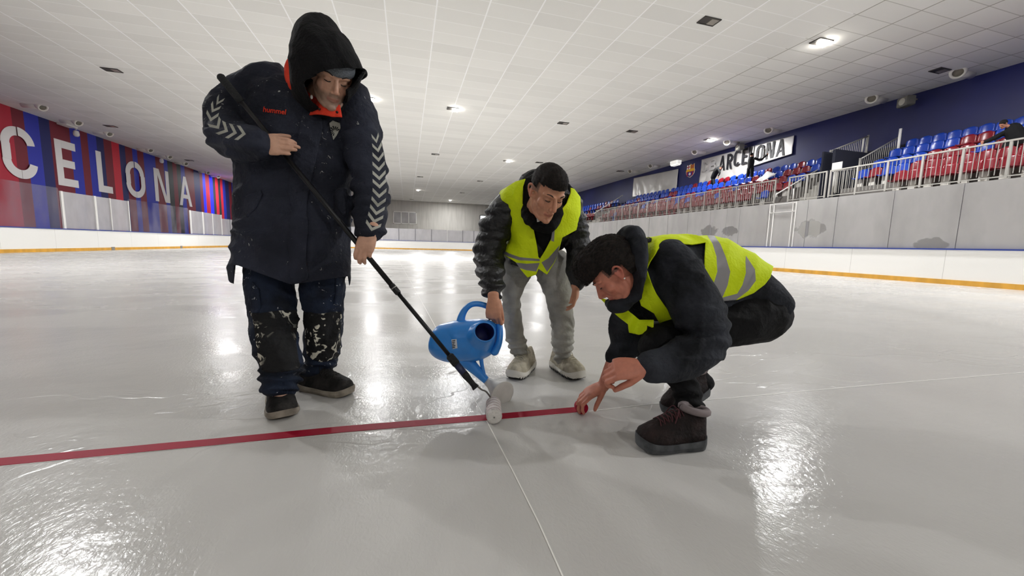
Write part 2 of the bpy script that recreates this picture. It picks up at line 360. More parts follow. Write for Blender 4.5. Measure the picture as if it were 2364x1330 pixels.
for px,py in [(95,255),(178,290),(250,315),(345,352),(390,367),(427,382),(478,402),(502,411)]:
    p = onfloor(px,py,7.75); k=[95,178,250,345,390,427,478,502].index(px); nozzle(p.x,p.y,-1,f'white air nozzle on the ceiling edge above the striped wall, {ORD[k]}','nozzles above the striped wall')
# ---- rink glass
def frost_mat(name, col, tr, extra=None):
    m,N,L,b = node_mat(name)
    N.remove(b); out = N['Material Output']
    d = nd(N,'BsdfDiffuse'); d.inputs[0].default_value = lin(col)
    g = nd(N,'BsdfGlossy'); g.inputs[1].default_value=.25; g.inputs[0].default_value=(.9,.9,.9,1)
    t = nd(N,'BsdfTransparent'); t.inputs[0].default_value=(.97,.97,.97,1)
    tl = nd(N,'BsdfTranslucent'); tl.inputs[0].default_value=lin(col)
    m0 = nd(N,'MixShader'); m0.inputs[0].default_value=.35; L.new(d.outputs[0],m0.inputs[1]); L.new(tl.outputs[0],m0.inputs[2])
    m1 = nd(N,'MixShader'); m1.inputs[0].default_value=.07; L.new(m0.outputs[0],m1.inputs[1]); L.new(g.outputs[0],m1.inputs[2])
    m2 = nd(N,'MixShader'); L.new(t.outputs[0],m2.inputs[1]); L.new(m1.outputs[0],m2.inputs[2])
    tc = nd(N,'TexCoord'); mp = nd(N,'Mapping'); mp.inputs['Scale'].default_value=(.6,.6,.25); L.new(tc.outputs['Object'],mp.inputs[0])
    n = nd(N,'TexNoise'); n.inputs['Scale'].default_value=1.6; n.inputs['Detail'].default_value=5; L.new(mp.outputs[0],n.inputs[0])
    r = nd(N,'MapRange'); L.new(n.outputs[0],r.inputs[0]); r.inputs[1].default_value=.35; r.inputs[2].default_value=.65; r.inputs[3].default_value=max(0,1-tr-.12); r.inputs[4].default_value=min(1,1-tr+.12)
    fac = r.outputs[0]
    if extra:      # places where the frost has been wiped away: (y, z, ry, rz)
        s = nd(N,'SeparateXYZ'); L.new(tc.outputs['Object'],s.inputs[0])
        n3 = nd(N,'TexNoise'); n3.inputs['Scale'].default_value=4; L.new(tc.outputs['Object'],n3.inputs[0])
        for y,z,ry,rz in extra:
            cb = nd(N,'CombineXYZ')
            for k,o,c,rr in ((0,1,y,ry),(1,2,z,rz)):
                a = nd(N,'Math',op='SUBTRACT'); L.new(s.outputs[o],a.inputs[0]); a.inputs[1].default_value=c
                a2 = nd(N,'Math',op='DIVIDE'); L.new(a.outputs[0],a2.inputs[0]); a2.inputs[1].default_value=rr; L.new(a2.outputs[0],cb.inputs[k])
            ln = nd(N,'VectorMath'); ln.operation='LENGTH'; L.new(cb.outputs[0],ln.inputs[0])
            ad = nd(N,'Math',op='ADD'); L.new(ln.outputs['Value'],ad.inputs[0]); L.new(n3.outputs[0],ad.inputs[1])
            gt = nd(N,'MapRange'); L.new(ad.outputs[0],gt.inputs[0]); gt.inputs[1].default_value=1.35; gt.inputs[2].default_value=1.5; gt.inputs[3].default_value=.35; gt.inputs[4].default_value=1
            mu = nd(N,'Math',op='MULTIPLY'); L.new(fac,mu.inputs[0]); L.new(gt.outputs[0],mu.inputs[1]); fac = mu.outputs[0]
    L.new(fac,m2.inputs[0]); L.new(m2.outputs[0],out.inputs[0]); return m
FROST = frost_mat('frosted_glass','#cfcdcb',.28,[(16.3,1.75,.55,.33),(15.0,1.75,.5,.25),(11.2,1.72,.6,.33),(7.6,1.15,.4,.2)])
FROSTL = frost_mat('left_glass','#d5d3d6',.22); HAZE = frost_mat('hazy_glass','#b8b4c0',.88)
POST = mat('post_grey','#77767c',.5,metal=.3); FRAMEW = mat('alu_white','#e9e7e3',.35)
gl = thing('rink_glass','long row of frosted glass panes standing on the right boards','glass screen')
ys = [-6,-3,0,2.6,4.6,7.06,8.64,10.3,11.35,11.86,12.87,14.48,15.24,16.28,17.9,19.6,21.4,23.3,25.3,27.3,29.4,31.6,33.8,36.0,37.5]
for a,b in zip(ys,ys[1:]):
    box('glass_pane',(15.07,(a+b)/2,1.94),(.016,b-a-.02,1.82),FROST,gl)
for a in ys[1:-1]:
    if a in (11.86,12.87): continue
    box('glass_post',(15.14,a,1.94),(.05,.09,1.82),POST,gl)
bm = bmesh.new()
for y in (11.80,11.93,12.75,12.93): add_box(bm,(15.03,y,1.93),(.03,.025,1.8))
for z in (2.80,2.46): add_box(bm,(15.03,12.36,z),(.03,1.12,.022))
obj('door_frame',bm,FRAMEW,gl)
# far end glass
gf = thing('end_glass','low pale glass panes curving around the far end boards','glass screen')
pts = [p for p in rink(.07,10) if p.y > 36.9]
pts = sorted(pts, key=lambda p:-math.atan2(p.y-37, p.x)) ; fine = [pts[0]]
for p in pts[1:]:
    d = (p-fine[-1]).length
    if d > 2.4:
        k = int(d/1.9)+1
        a = fine[-1]
        for i in range(1,k): fine.append(a.lerp(p,i/k))
    if d > .9: fine.append(p)
for i,(a,b) in enumerate(zip(fine,fine[1:])):
    c = (a+b)/2; box('glass_pane',(c.x,c.y,1.72),((b-a).length-.03,.016,1.36),FROSTL,gf,rz=math.atan2(b.y-a.y,b.x-a.x))
    box('glass_post',(a.x,a.y,1.72),(.06,.06,1.4),FRAMEW if i%4 == 0 else POST,gf)
# left side: grey shelter panels and clear glass
for lab,y0,y1,cuts in (('grey frosted glass shelter panels with white frames below the letter E','22.2','26.45',(22.2,24.1,25.1,26.45)),('pale frosted glass panels on the left boards beyond the letter A','32.7','37.5',(32.75,34.5,36.0,37.5))):
    g = thing('shelter_screen',lab,'glass screen')
    for a,b in zip(cuts,cuts[1:]): box('glass_pane',(-15.07,(a+b)/2,1.87),(.03,b-a-.05,1.66),FROSTL,g)
    for k,a in enumerate(cuts): box('frame_post',(-15.05,a,1.87),(.06,.12 if k<2 else .05,1.68),FRAMEW,g)
g = thing('clear_glass','clear hazy glass panes standing on the left boards','glass screen')
for a,b in ((-6,4),(4,14),(14,18),(18,22.1),(26.5,29.6),(29.6,32.6)): box('glass_pane',(-15.07,(a+b)/2,1.93),(.016,b-a-.03,1.8),HAZE,g)
# ================================================================ THE STAND (right side)
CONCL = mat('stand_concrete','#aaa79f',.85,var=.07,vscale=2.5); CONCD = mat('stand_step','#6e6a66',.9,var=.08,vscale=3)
RAILM = mat('rail_galvanised','#aeaba4',.4,metal=.35)
FX = 17.0; ROWS = [(17.62,3.13),(18.45,3.55),(19.3,4.03),(20.2,4.55),(21.15,5.05)]   # (x of the backrest, floor height)
TN = ['lowest','second','third','fourth','topmost']
def block(where_,y0,y1):
    for i,((x,z),nx) in enumerate(zip(ROWS,[r[0] for r in ROWS[1:]]+[22.3])):
        t = thing('stand_tier',f'{TN[i]} grey concrete tier carrying seats {where_}','grandstand tier',group='concrete tiers of the stand')
        xa = FX+.2 if i == 0 else x-.55
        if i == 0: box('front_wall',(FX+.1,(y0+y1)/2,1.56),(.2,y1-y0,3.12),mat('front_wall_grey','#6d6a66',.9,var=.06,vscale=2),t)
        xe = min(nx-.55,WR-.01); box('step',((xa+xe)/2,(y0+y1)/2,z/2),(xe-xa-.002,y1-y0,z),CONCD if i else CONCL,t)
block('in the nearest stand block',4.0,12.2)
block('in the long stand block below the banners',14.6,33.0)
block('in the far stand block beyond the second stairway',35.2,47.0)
t = thing('stand_stairs','concrete stairs with sloping white handrail between the stand blocks','stairs')
box('landing',(FX+.6,13.4,1.56),(1.2,2.4,3.12),CONCL,t)
bm = bmesh.new()
for k in range(9): add_box(bm,(18.2+.26*k+.13,14.0,(3.12+.2*k)/2),(.26,1.15,3.12+.2*k))
obj('steps',bm,CONCL,t)
tube('handrail',[(17.1,14.55,3.2),(17.1,14.5,3.55),(19.6,14.5,4.9)],.03,FRAMEW,t); tube('handrail_post',[(18.2,14.5,3.9),(18.2,14.5,3.3)],.03,FRAMEW,t)
t = thing('stand_stairs','narrow far stairs between the two far stand blocks','stairs')
bm = bmesh.new()
for k in range(9): add_box(bm,(17.4+.35*k+.13,34.1,(3.12+.2*k)/2),(.35,2.1,3.12+.2*k))
obj('steps',bm,CONCL,t); tube('handrail',[(17.2,33.2,4.0),(20.2,33.2,5.9)],.04,FRAMEW,t)
# dark passage (vomitory) cut between the blocks
t = thing('vomitory','dark walled passage opening beside the stairs in the stand','passage')
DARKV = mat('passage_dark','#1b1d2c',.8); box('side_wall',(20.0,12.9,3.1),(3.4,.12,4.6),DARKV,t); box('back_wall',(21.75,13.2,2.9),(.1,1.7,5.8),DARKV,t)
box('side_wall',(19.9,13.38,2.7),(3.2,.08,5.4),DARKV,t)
def rail_panel(parent, a, b, h, step=.115, base=.06, posts=True):       # balustrade from point a to b
    a, b = Vector(a), Vector(b); d = b-a; n = max(1,int(Vector((d.x,d.y)).length/step)); bm = bmesh.new()
    for i in range(1,n):
        p = a+d*i/n; add_tube(bm,[p+Vector((0,0,base)),p+Vector((0,0,h))],.011,5,cap=False)
    obj('balusters',bm,RAILM,parent)
def railing(label, ys, x=FX+.03, z=3.14, h=1.08):
    t = thing('guard_railing',label,'railing',(x,ys[0],z))
    L = ys[-1]-ys[0]
    box('top_rail',(0,L/2,h),(.06,L+.06,.05),RAILM,t); box('bottom_rail',(0,L/2,.06),(.04,L,.035),RAILM,t)
    for y in ys: box('railing_post',(0,y-ys[0],h/2),(.05,.06,h),RAILM,t)
    for a,b in zip(ys,ys[1:]): rail_panel(t,(0,a-ys[0],.06),(0,b-ys[0],.06),h-.06)
    return t
railing('galvanised railing in front of the nearest stand seats',[4.2+.98*i for i in range(9)])
railing('galvanised railing in front of the passage and stairs',[12.2,13.0,13.8])
railing('long galvanised railing in front of the seats below the banners',[14.5+1.12*i for i in range(17)])
railing('far galvanised railing beyond the second stairs',[35.2+1.6*i for i in range(8)])
t = thing('side_railing','slatted side railing climbing beside the dark passage','railing')
for y,xa,xb,za,zb in ((12.3,17.6,19.0,3.3,3.5),(12.3,19.0,21.3,3.9,5.1),(13.5,18.9,21.2,4.5,5.4)):
    tube('top_rail',[(xa,y,za+1.0),(xb,y,zb+1.0)],.03,RAILM,t); rail_panel(t,(xa,y,za),(xb,y,zb),1.0)
    for q,z in ((xa,za),(xb,zb)): tube('railing_post',[(q,y,z-.2),(q,y,z+1.05)],.04,RAILM,t)
def pole(label,px,py0,py1,X,r=.035):
    a, b = onX(px,py1,X), onX(px,py0,X); c = (a.y+b.y)/2; return tag(tube('steel_pole',[(X,c,a.z),(X,c,b.z)],r,FRAMEW),label,'pole')
pole('white steel pole rising left of the nearest stand seats',2075,298,362,20.6,.05)
pole('short white steel pole left of the passage in the stand',1992,320,350,20.9,.04)
t = thing('notice_board','small white notice on a post beside the passage railing','sign',(18.2,12.62,3.6))
box('post',(0,0,.35),(.06,.06,.9),RAILM,t); box('board',(-.04,0,.98),(.03,.4,.38),FRAMEW,t)
# ---- seats
SB = mat('seat_blue','#163fa6',.28); SR = mat('seat_red','#7d1020',.28); SGREY = mat('seat_bracket','#c9c6bf',.5)
def seat_mesh(m):
    def shell(w,h,curve,th,n=8,k=6):
        bm = bmesh.new(); g = []
        for j in range(k+1):
            v = j/k; ww = w*(1-.35*max(0,v-.7)/.3*(v-.7)/.3) ; row = []
            for i in range(n+1):
                u = i/n*2-1; row.append((u*ww/2, curve*(u*u)+(.05*v*v if curve else 0), v*h-(.05*abs(u)**3 if j == k else 0)))
            g.append(row)
        return bm, g
    out = []
    bm, g = shell(.42,.42,-.05,.03)
    V = [[bm.verts.new((y+.02, x, .38+z)) for x,y,z in row] for row in g]; W = [[bm.verts.new((y+.055, x, .38+z)) for x,y,z in row] for row in g]
    def skin(V,W):
        R,C = len(V),len(V[0])
        for j in range(R-1):
            for i in range(C-1):
                bm.faces.new((V[j][i],V[j][i+1],V[j+1][i+1],V[j+1][i])); bm.faces.new((W[j][i],W[j+1][i],W[j+1][i+1],W[j][i+1]))
        for j in range(R-1):
            bm.faces.new((V[j][0],V[j+1][0],W[j+1][0],W[j][0])); bm.faces.new((V[j][-1],W[j][-1],W[j+1][-1],V[j+1][-1]))
        for i in range(C-1):
            bm.faces.new((V[0][i],W[0][i],W[0][i+1],V[0][i+1])); bm.faces.new((V[-1][i],V[-1][i+1],W[-1][i+1],W[-1][i]))
    skin(V,W); bmesh.ops.recalc_face_normals(bm,faces=bm.faces[:])
    me = bpy.data.meshes.new('backrest'); bm.to_mesh(me); bm.free(); me.shade_smooth(); me.materials.append(m); out.append(me)
    bm = bmesh.new(); V = []; W = []
    for j in range(6):
        v = j/5; V.append([bm.verts.new((.02-.38*v, u*.21*(1-.15*v**4), .40+.03*u*u-.03*v*(1-v))) for u in (-1,-.66,-.33,0,.33,.66,1)])
        W.append([bm.verts.new((.02-.38*v, u*.21*(1-.15*v**4), .36+.03*u*u-.03*v*(1-v))) for u in (-1,-.66,-.33,0,.33,.66,1)])
    skin(V,W); bmesh.ops.recalc_face_normals(bm,faces=bm.faces[:])
    me = bpy.data.meshes.new('seat_pan'); bm.to_mesh(me); bm.free(); me.shade_smooth(); me.materials.append(m); out.append(me)
    bm = bmesh.new(); add_box(bm,(-.12,0,.18),(.1,.2,.36)); add_box(bm,(-.12,0,.02),(.3,.3,.04))
    me = bpy.data.meshes.new('pedestal'); bm.to_mesh(me); bm.free(); me.materials.append(SGREY); out.append(me)
    bm = bmesh.new()
    for q in out: bm.from_mesh(q)
    me = bpy.data.meshes.new('stadium_seat'); bm.to_mesh(me); bm.free(); me.shade_smooth(); me.materials.append(m); out.append(me)
    return out
SEATS = {'blue':seat_mesh(SB),'red':seat_mesh(SR)}
ORD2 = ['first','second','third','fourth','fifth','sixth','seventh','eighth','ninth','tenth','eleventh','twelfth','thirteenth','fourteenth']
rowname = ['front row','second row','third row','fourth row','top row']
rnd = random.Random(3)
near = {3:'bbbbbbbbbbb', 2:'bbbbrrbbbbb'[::-1], 1:'rrbrrbrrbbb', 0:'rrrrrrrrr'}
def seats(y0, y1, rows, step, patt, spot):
    for r in rows:
        x, z = ROWS[r]; n = int((y1-y0)/step)
        for i in range(n):
            y = y0+(i+.5)*step
            c = patt(r, i, n, y)
            if c is None: continue
            S = SEATS[c]
            lab = f'{c} plastic seat in the {rowname[r]} {spot}'; grp = f'{c} seats, {rowname[r]} {spot}'
            if 'nearest' in spot: lab = f'{c} seat, {ORD2[n-1-i]} from the dark passage in the {rowname[r]} {spot}'; grp = f'{rowname[r]} {spot}'
            elif 'under the lettered' in spot: lab = f'{c} seat, {ORD2[i]} from the stairs in the {rowname[r]} {spot}'; grp = f'{rowname[r]} {spot}'
            if y < 22:
                t = thing('stadium_seat',lab,'seat',(x,y,z),0,grp)
                for nm,me in zip(('backrest','seat_pan','pedestal'),S): o = bpy.data.objects.new(nm,me); COL.objects.link(o); o.parent = t
            else:
                o = bpy.data.objects.new('stadium_seat',S[3]); COL.objects.link(o); o.location = (x,y,z); tag(o,lab,'seat',grp)
def p_near(r,i,n,y):
    if r == 0 and y > 10.2: return None
    s = {4:'bbbbbbbbbbbb',3:'bbbbbrrbbbbb',2:'rrrrbrrrbbbb',1:'rrrrrrrrbbrb',0:'rrrrrrrrrrbb'}[r]
    return 'red' if s[min(i,len(s)-1)] == 'r' else 'blue'
seats(6.7,12.1,(0,1,2,3,4),.44,p_near,'of the nearest stand')
def p_mid(r,i,n,y):
    q = rnd.random()
    if r == 4: return 'red' if (16.3<y<16.9 or 18.3<y<18.9 or 21.6<y<22.6) or q < .08 else 'blue'
    if r == 3: return 'red' if q < .35 else 'blue'
    if r == 2: return 'blue' if q < .4 else 'red'
    if r == 1: return 'blue' if q < .15 else 'red'
    return 'blue' if (15.3<y<15.9) else ('red' if y > 16.4 else None)
seats(14.8,20.9,(0,1,2,3,4),.5,p_mid,'under the lettered banner')
seats(20.9,27.6,(0,1,2,3,4),.5,p_mid,'under the crumpled left part of the lettered banner')
seats(27.6,33.0,(0,1,2,3,4),.54,lambda r,i,n,y: 'red' if rnd.random() < (.08,.3,.6,.8,.95)[4-r] else 'blue','under the blank silver banner')
seats(35.4,45.5,(1,3,4),.6,lambda r,i,n,y: 'blue' if rnd.random() < (.9,.75,.5,.1,.1)[4-r] else 'red','of the far stand block')
# ---- banners on the navy wall
SILV = mat('banner_silver','#cfcdc9',.38,metal=.45,var=.06,vscale=1.2,bump=.5,bscale=1.6,stretch=(1,1,1))
BLK = mat('banner_black','#121218',.5)
def banner(label, y0, y1, zt0, zt1, zb0, zb1, wav):
    bm = bmesh.new(); n, k = 60, 24; g = []
    for i in range(n+1):
        u = i/n; y = y0+(y1-y0)*u; col = []
        for j in range(k+1):
            v = j/k; zt = zt0+(zt1-zt0)*u; zb = zb0+(zb1-zb0)*u
            x = WR-.08-wav*v*abs(noise.noise(Vector((y*.9,v*1.5,3))))*1.4-.03*v
            col.append(bm.verts.new((x,y+.06*noise.noise(Vector((y,v*3,0)))*v,zt+(zb-zt)*v)))
        g.append(col)
    for i in range(n):
        for j in range(k): bm.faces.new((g[i][j],g[i+1][j],g[i+1][j+1],g[i][j+1]))
    o = obj('wall_banner',bm,SILV,None,True); md = o.modifiers.new('s','SOLIDIFY'); md.thickness = .012
    return tag(o,label,'banner')
b1 = banner('silver banner lettered ARCELONA, straight right half',17.75,20.35,7.62,7.66,6.56,6.35,.02)
b2 = banner('crumpled silver banner part left of and below the letters A R C E',20.4,25.0,7.66,7.72,5.86,5.84,.10)
banner('blank crumpled silver banner left of the club crest',27.6,34.1,7.5,7.78,5.7,5.9,.12)
def on_wall(y0,z0,xoff): return Matrix.Translation((WR-xoff,y0,z0)) @ Matrix(((0,0,-1,0),(-1,0,0,0),(0,1,0,0),(0,0,0,1)))
# letters sit on the cloth; read left (far) to right (near)
yy = 23.15
for ch,wd in zip('ARCELONA',(.58,.5,.5,.42,.4,.56,.56,.6)):
    par = b2 if yy > 20.5 else b1
    o = wall_letter(ch, wd, 1.0 if yy<20.5 else 1.05, .15, on_wall(yy,6.58 if yy < 22 else 6.5,.17 if yy>20.5 else .12), BLK, 'banner_letter', .01, par)
    yy -= wd+.12
CRR = mat('ghost_grey','#b9b7b4',.4,metal=.4)
# faint lettering showing through the foil
yy = 24.75
for ch in 'CB':
    wall_letter(ch,.6,.8,.12,on_wall(yy,6.7,.2),CRR,'faint_letter',.006,b2); yy -= .75
# club crest
crest = thing('club_crest','club crest with yellow, red, blue and white fields painted on the navy wall','crest',(WR-.02,26.2,6.62))
def shield(name,pts,m,off):
    bm = bmesh.new(); bm.faces.new([bm.verts.new((-off,-u,v)) for u,v in pts]); r = bmesh.ops.extrude_face_region(bm,geom=bm.faces[:])
    bmesh.ops.translate(bm,verts=[v for v in r['geom'] if isinstance(v,bmesh.types.BMVert)],vec=(-.012,0,0)); bmesh.ops.recalc_face_normals(bm,faces=bm.faces[:])
    return obj(name,bm,m,crest)
CY_ = mat('crest_yellow','#e8b21c',.5); CRD = mat('crest_red','#a5122f',.5); CBL = mat('crest_blue','#1d2c8a',.5); CWH = mat('crest_white','#f2f0ee',.5)
out = [(-.42,.98),(-.2,.9),(0,1.02),(.2,.9),(.42,1.0),(.44,.6),(.5,.5),(.46,.28),(.3,.08),(0,-.06),(-.3,.08),(-.46,.28),(-.5,.5),(-.44,.6)]
shield('outline',out,CWH,0); shield('yellow_field',[(u*.93,v*.96+.02) for u,v in out],CY_,.012)
shield('lower_field',[(-.42,.42),(.42,.42),(.4,.28),(.26,.11),(0,0),(-.26,.11),(-.4,.28)],CBL,.026)
for a in (-.3,0.02,.28): shield('stripe',[(a-.07,.42),(a+.07,.42),(a+.06,.1),(a-.04,.06)],CRD,.04)
shield('white_field',[(-.38,.62),(-.03,.62),(-.03,.94),(-.38,.94)],CWH,.026); shield('cross',[(-.24,.62),(-.17,.62),(-.17,.94),(-.24,.94)],CRD,.04); shield('cross',[(-.38,.75),(-.03,.75),(-.03,.82),(-.38,.82)],CRD,.042)
for a in (.1,.22,.34): shield('stripe',[(a-.03,.64),(a+.03,.64),(a+.03,.93),(a-.03,.93)],CRD,.026)
shield('band',[(-.44,.46),(.44,.46),(.42,.56),(-.42,.56)],CY_,.04)
bm = bmesh.new(); add_lathe(bm,[(.001,0),(.11,0),(.11,.015),(.001,.015)],Matrix.Translation((-.06,0,.22)) @ Matrix.Rotation(R_(-90),4,'Y'),20); obj('ball',bm,CWH,crest)
# speakers, fixture, cameras
GRILL = mat('speaker_grey','#6c6a64',.6,bump=.4,bscale=90); CONEM = mat('speaker_cone','#b5b2a6',.5)
def speaker(label,px,py,X,s=1):
    p = onX(px,py,X); t = thing('wall_speaker',label,'loudspeaker',p,R_(-20))
    bm = bmesh.new(); add_box(bm,(0,0,0),(.35,.55*s,.4)); bmesh.ops.bevel(bm,geom=bm.edges[:],offset=.03,segments=2,affect='EDGES'); obj('cabinet',bm,GRILL,t)
    bm = bmesh.new(); add_lathe(bm,[(.001,0),(.06,.01),(.14,-.03),(.15,.0)],Matrix.Translation((-.185,0,0)) @ Matrix.Rotation(R_(-90),4,'Y'),20); obj('speaker_cone',bm,CONEM,t)
    box('bracket',(.28,0,.1),(.3,.06,.06),GRILL,t)
speaker('grey loudspeaker high on the navy wall above the nearest stairs',2092,235,21.3)
speaker('grey loudspeaker on the navy wall above the lettered banner',1708,340,21.3)
t = thing('wall_fixture','bright white fixture on the wall between the two banners','fixture',onX(1560,376,21.3))
box('arm',(.2,.1,.35),(.6,.25,.12),FRAMEW,t); bm = bmesh.new(); add_box(bm,(0,0,0),(.5,.9,.45)); bmesh.ops.bevel(bm,geom=bm.edges[:],offset=.08,segments=2,affect='EDGES'); obj('body',bm,mat('fixture_white','#fbfaf5',.4,emit=.35),t)  # white body is given a faint glow of its own
for lab,px,py in (('white bracketed camera on the striped wall above the letter E',176,308),('pale bracketed camera on the striped wall above the letter N',373,371)):
    p = onX(px,py,-21.6); t = thing('wall_camera',lab,'camera',p)
    box('bracket',(-.1,-.5,.35),(.5,.9,.1),FRAMEW,t); bm = bmesh.new(); add_lathe(bm,[(.02,.2),(.12,.16),(.16,.0),(.15,-.13),(.08,-.21),(.01,-.22)],Matrix.Identity(4),20); obj('dome',bm,FRAMEW,t); tube('stem',[(0,0,.25),(0,0,.5)],.05,FRAMEW,t)
# white cloth thrown over seats
p = [onX(a,b,X) for a,b,X in ((1745,419,19.4),(1763,421,19.3),(1793,399,19.9),(1770,397,20.2))]
bm = bmesh.new(); V = []
for i in range(9):
    a = p[0].lerp(p[3],i/8); b = p[1].lerp(p[2],i/8); V.append([bm.verts.new(a.lerp(b,j/5)+Vector((0,0,.04*math.sin(i*.9+j)))) for j in range(6)])
for i in range(8):
    for j in range(5): bm.faces.new((V[i][j],V[i+1][j],V[i+1][j+1],V[i][j+1]))
o = obj('white_sheet',bm,mat('sheet_white','#f6f5f2',.6),None,True); o.modifiers.new('s','SOLIDIFY').thickness = .01
tag(o,'white sheet draped over blue seats below the lettered banner','sheet')
# ================================================================ MODELLING TOOLS FOR FIGURES
def V3(r,u,f): return RIGHT*r+UP*u+FWD*f
def loft(bm, cs, As, ths, n=22, sub=4, pw=2.0, capk=.55, nose=None):
    """cs centres, As half-width vectors, ths half thickness; closed rounded ends"""
    k = len(cs); C = cr(cs,sub); A = cr(As,sub)
    T = [v.x for v in cr([Vector((t,0,0)) for t in ths],sub)]
    rings = []; m = len(C)
    def ring(c,a,b):
        r = []
        for j in range(n):
            q = 2*math.pi*j/n; x, y = math.cos(q), math.sin(q)
            x = math.copysign(abs(x)**(2/pw),x); y = math.copysign(abs(y)**(2/pw),y)
            r.append(bm.verts.new(c+a*x+b*y))
        return r
    fr = []
    for i in range(m):
        t = (C[min(i+1,m-1)]-C[max(i-1,0)]).normalized(); a = A[i]; b = t.cross(a).normalized()*T[i]; fr.append((C[i],a,b,t))
    c,a,b,t = fr[0]; h = min(a.length,T[0])*capk*2
    for s in (.05,.5,.85): rings.append(ring(c-t*h*math.sqrt(1-s*s), a*s, b*s))
    for c,a,b,_ in fr: rings.append(ring(c,a,b))
    c,a,b,t = fr[-1]; h = min(a.length,T[-1])*capk*2
    for s in (.85,.5,.05): rings.append(ring(c+t*h*math.sqrt(1-s*s), a*s, b*s))
    for r0,r1 in zip(rings,rings[1:]):
        for j in range(n): bm.faces.new((r0[j],r0[(j+1)%n],r1[(j+1)%n],r1[j]))
    bm.faces.new(rings[0][::-1]); bm.faces.new(rings[-1])
def slab(bm, secs, th=None, **kw):      # secs: (lx,ly,rx,ry,depth,halfthickness)
    cs, As, ts = [], [], []
    for s in secs:
        l, r = P(s[0],s[1],s[4]), P(s[2],s[3],s[4]); cs.append((l+r)/2); As.append((r-l)/2); ts.append(s[5])
    loft(bm, cs, As, ts, **kw)
def limb(bm, pts, n=16, sub=4, flat=1.0):         # pts: (Vector or (px,py,d), radius)
    q = [(p if isinstance(p,Vector) else P(*p)) for p,_ in pts]; r = [x for _,x in pts]
    ref = None; As = []
    for i,p in enumerate(q):
        t = (q[min(i+1,len(q)-1)]-q[max(i-1,0)]).normalized()
        if ref is None: ref = t.cross(FWD) if abs(t.dot(FWD)) < .8 else t.cross(UP)
        ref = (ref-t*ref.dot(t)).normalized(); As.append(ref*r[i])
    loft(bm, q, As, [x*flat for x in r], n=n, sub=sub, capk=.5)
def ell(bm, c, r, M=None, rot=None, seg=16):
    m = (M or Matrix.Identity(4)) @ Matrix.Translation(c) @ (rot.to_4x4() if rot else Matrix.Identity(4)) @ Matrix.Diagonal((r[0],r[1],r[2],1))
    bmesh.ops.create_uvsphere(bm, u_segments=seg, v_segments=seg//2+2, radius=1, matrix=m)
def caps(bm, M, pts, rs, n=10):
    q = [M @ Vector(p) for p in pts]; limb(bm, list(zip(q,rs)), n=n, sub=3)
def solid_mesh(bm, voxel, smooth=3, fac=.5):
    bmesh.ops.recalc_face_normals(bm, faces=bm.faces[:])
    me = bpy.data.meshes.new('tmp'); bm.to_mesh(me); bm.free(); o = bpy.data.objects.new('tmp',me); COL.objects.link(o)
    r = o.modifiers.new('r','REMESH'); r.mode = 'VOXEL'; r.voxel_size = voxel
    if smooth: s = o.modifiers.new('s','SMOOTH'); s.iterations = smooth; s.factor = fac
    out = bpy.data.meshes.new_from_object(o.evaluated_get(bpy.context.evaluated_depsgraph_get()))
    bpy.data.objects.remove(o); bpy.data.meshes.remove(me); out.shade_smooth(); return out
def wrinkle(me, amp, scale, stretch=(1,1,1), amp2=0, scale2=40, seed=0, mask=None):
    s = Vector(stretch); ns = [v.normal.copy() for v in me.vertices]
    for v,nn in zip(me.vertices,ns):
        p = Vector((v.co.x*s.x,v.co.y*s.y,v.co.z*s.z)); q = p*scale+Vector((seed,seed*1.7,0)); w_ = noise.noise(p*scale*.5)*1.3
        d = (.62-abs(noise.noise(q+Vector((w_,w_,w_))))*2.2)*amp
        if amp2: d += noise.noise(p*scale2)*amp2
        if mask: d *= mask(v.co)
        v.co += nn*d
def person_part(name, me, m, root, parent=None):
    for q in (m if isinstance(m,(list,tuple)) else [m]): me.materials.append(q)
    o = bpy.data.objects.new(name, me); COL.objects.link(o); p = parent or root; o.parent = p
    o.matrix_parent_inverse = Matrix.Translation(-root.location) if parent is None else Matrix.Identity(4)
    return o
def bvh_of(*objs):
    vs, fs = [], []
    for o in objs:
        k = len(vs); vs += [v.co.copy() for v in o.data.vertices]; fs += [tuple(i+k for i in p.vertices) for p in o.data.polygons]
    return BVHTree.FromPolygons(vs, fs)
def inpoly(x, y, poly):
    c = False; j = len(poly)-1
    for i in range(len(poly)):
        xi,yi = poly[i]; xj,yj = poly[j]
        if (yi > y) != (yj > y) and x < (xj-xi)*(y-yi)/(yj-yi)+xi: c = not c
        j = i
    return c
def smooth_poly(pts, s=4):
    out = []; n = len(pts)
    for i in range(n):
        a,b,c,d = (Vector(pts[(i+k-1)%n]) for k in range(4))
        for j in range(s):
            t = j/s; v = .5*((2*b)+(c-a)*t+(2*a-5*b+4*c-d)*t*t+(3*b-a-3*c+d)*t**3); out.append((v.x,v.y))
    return out
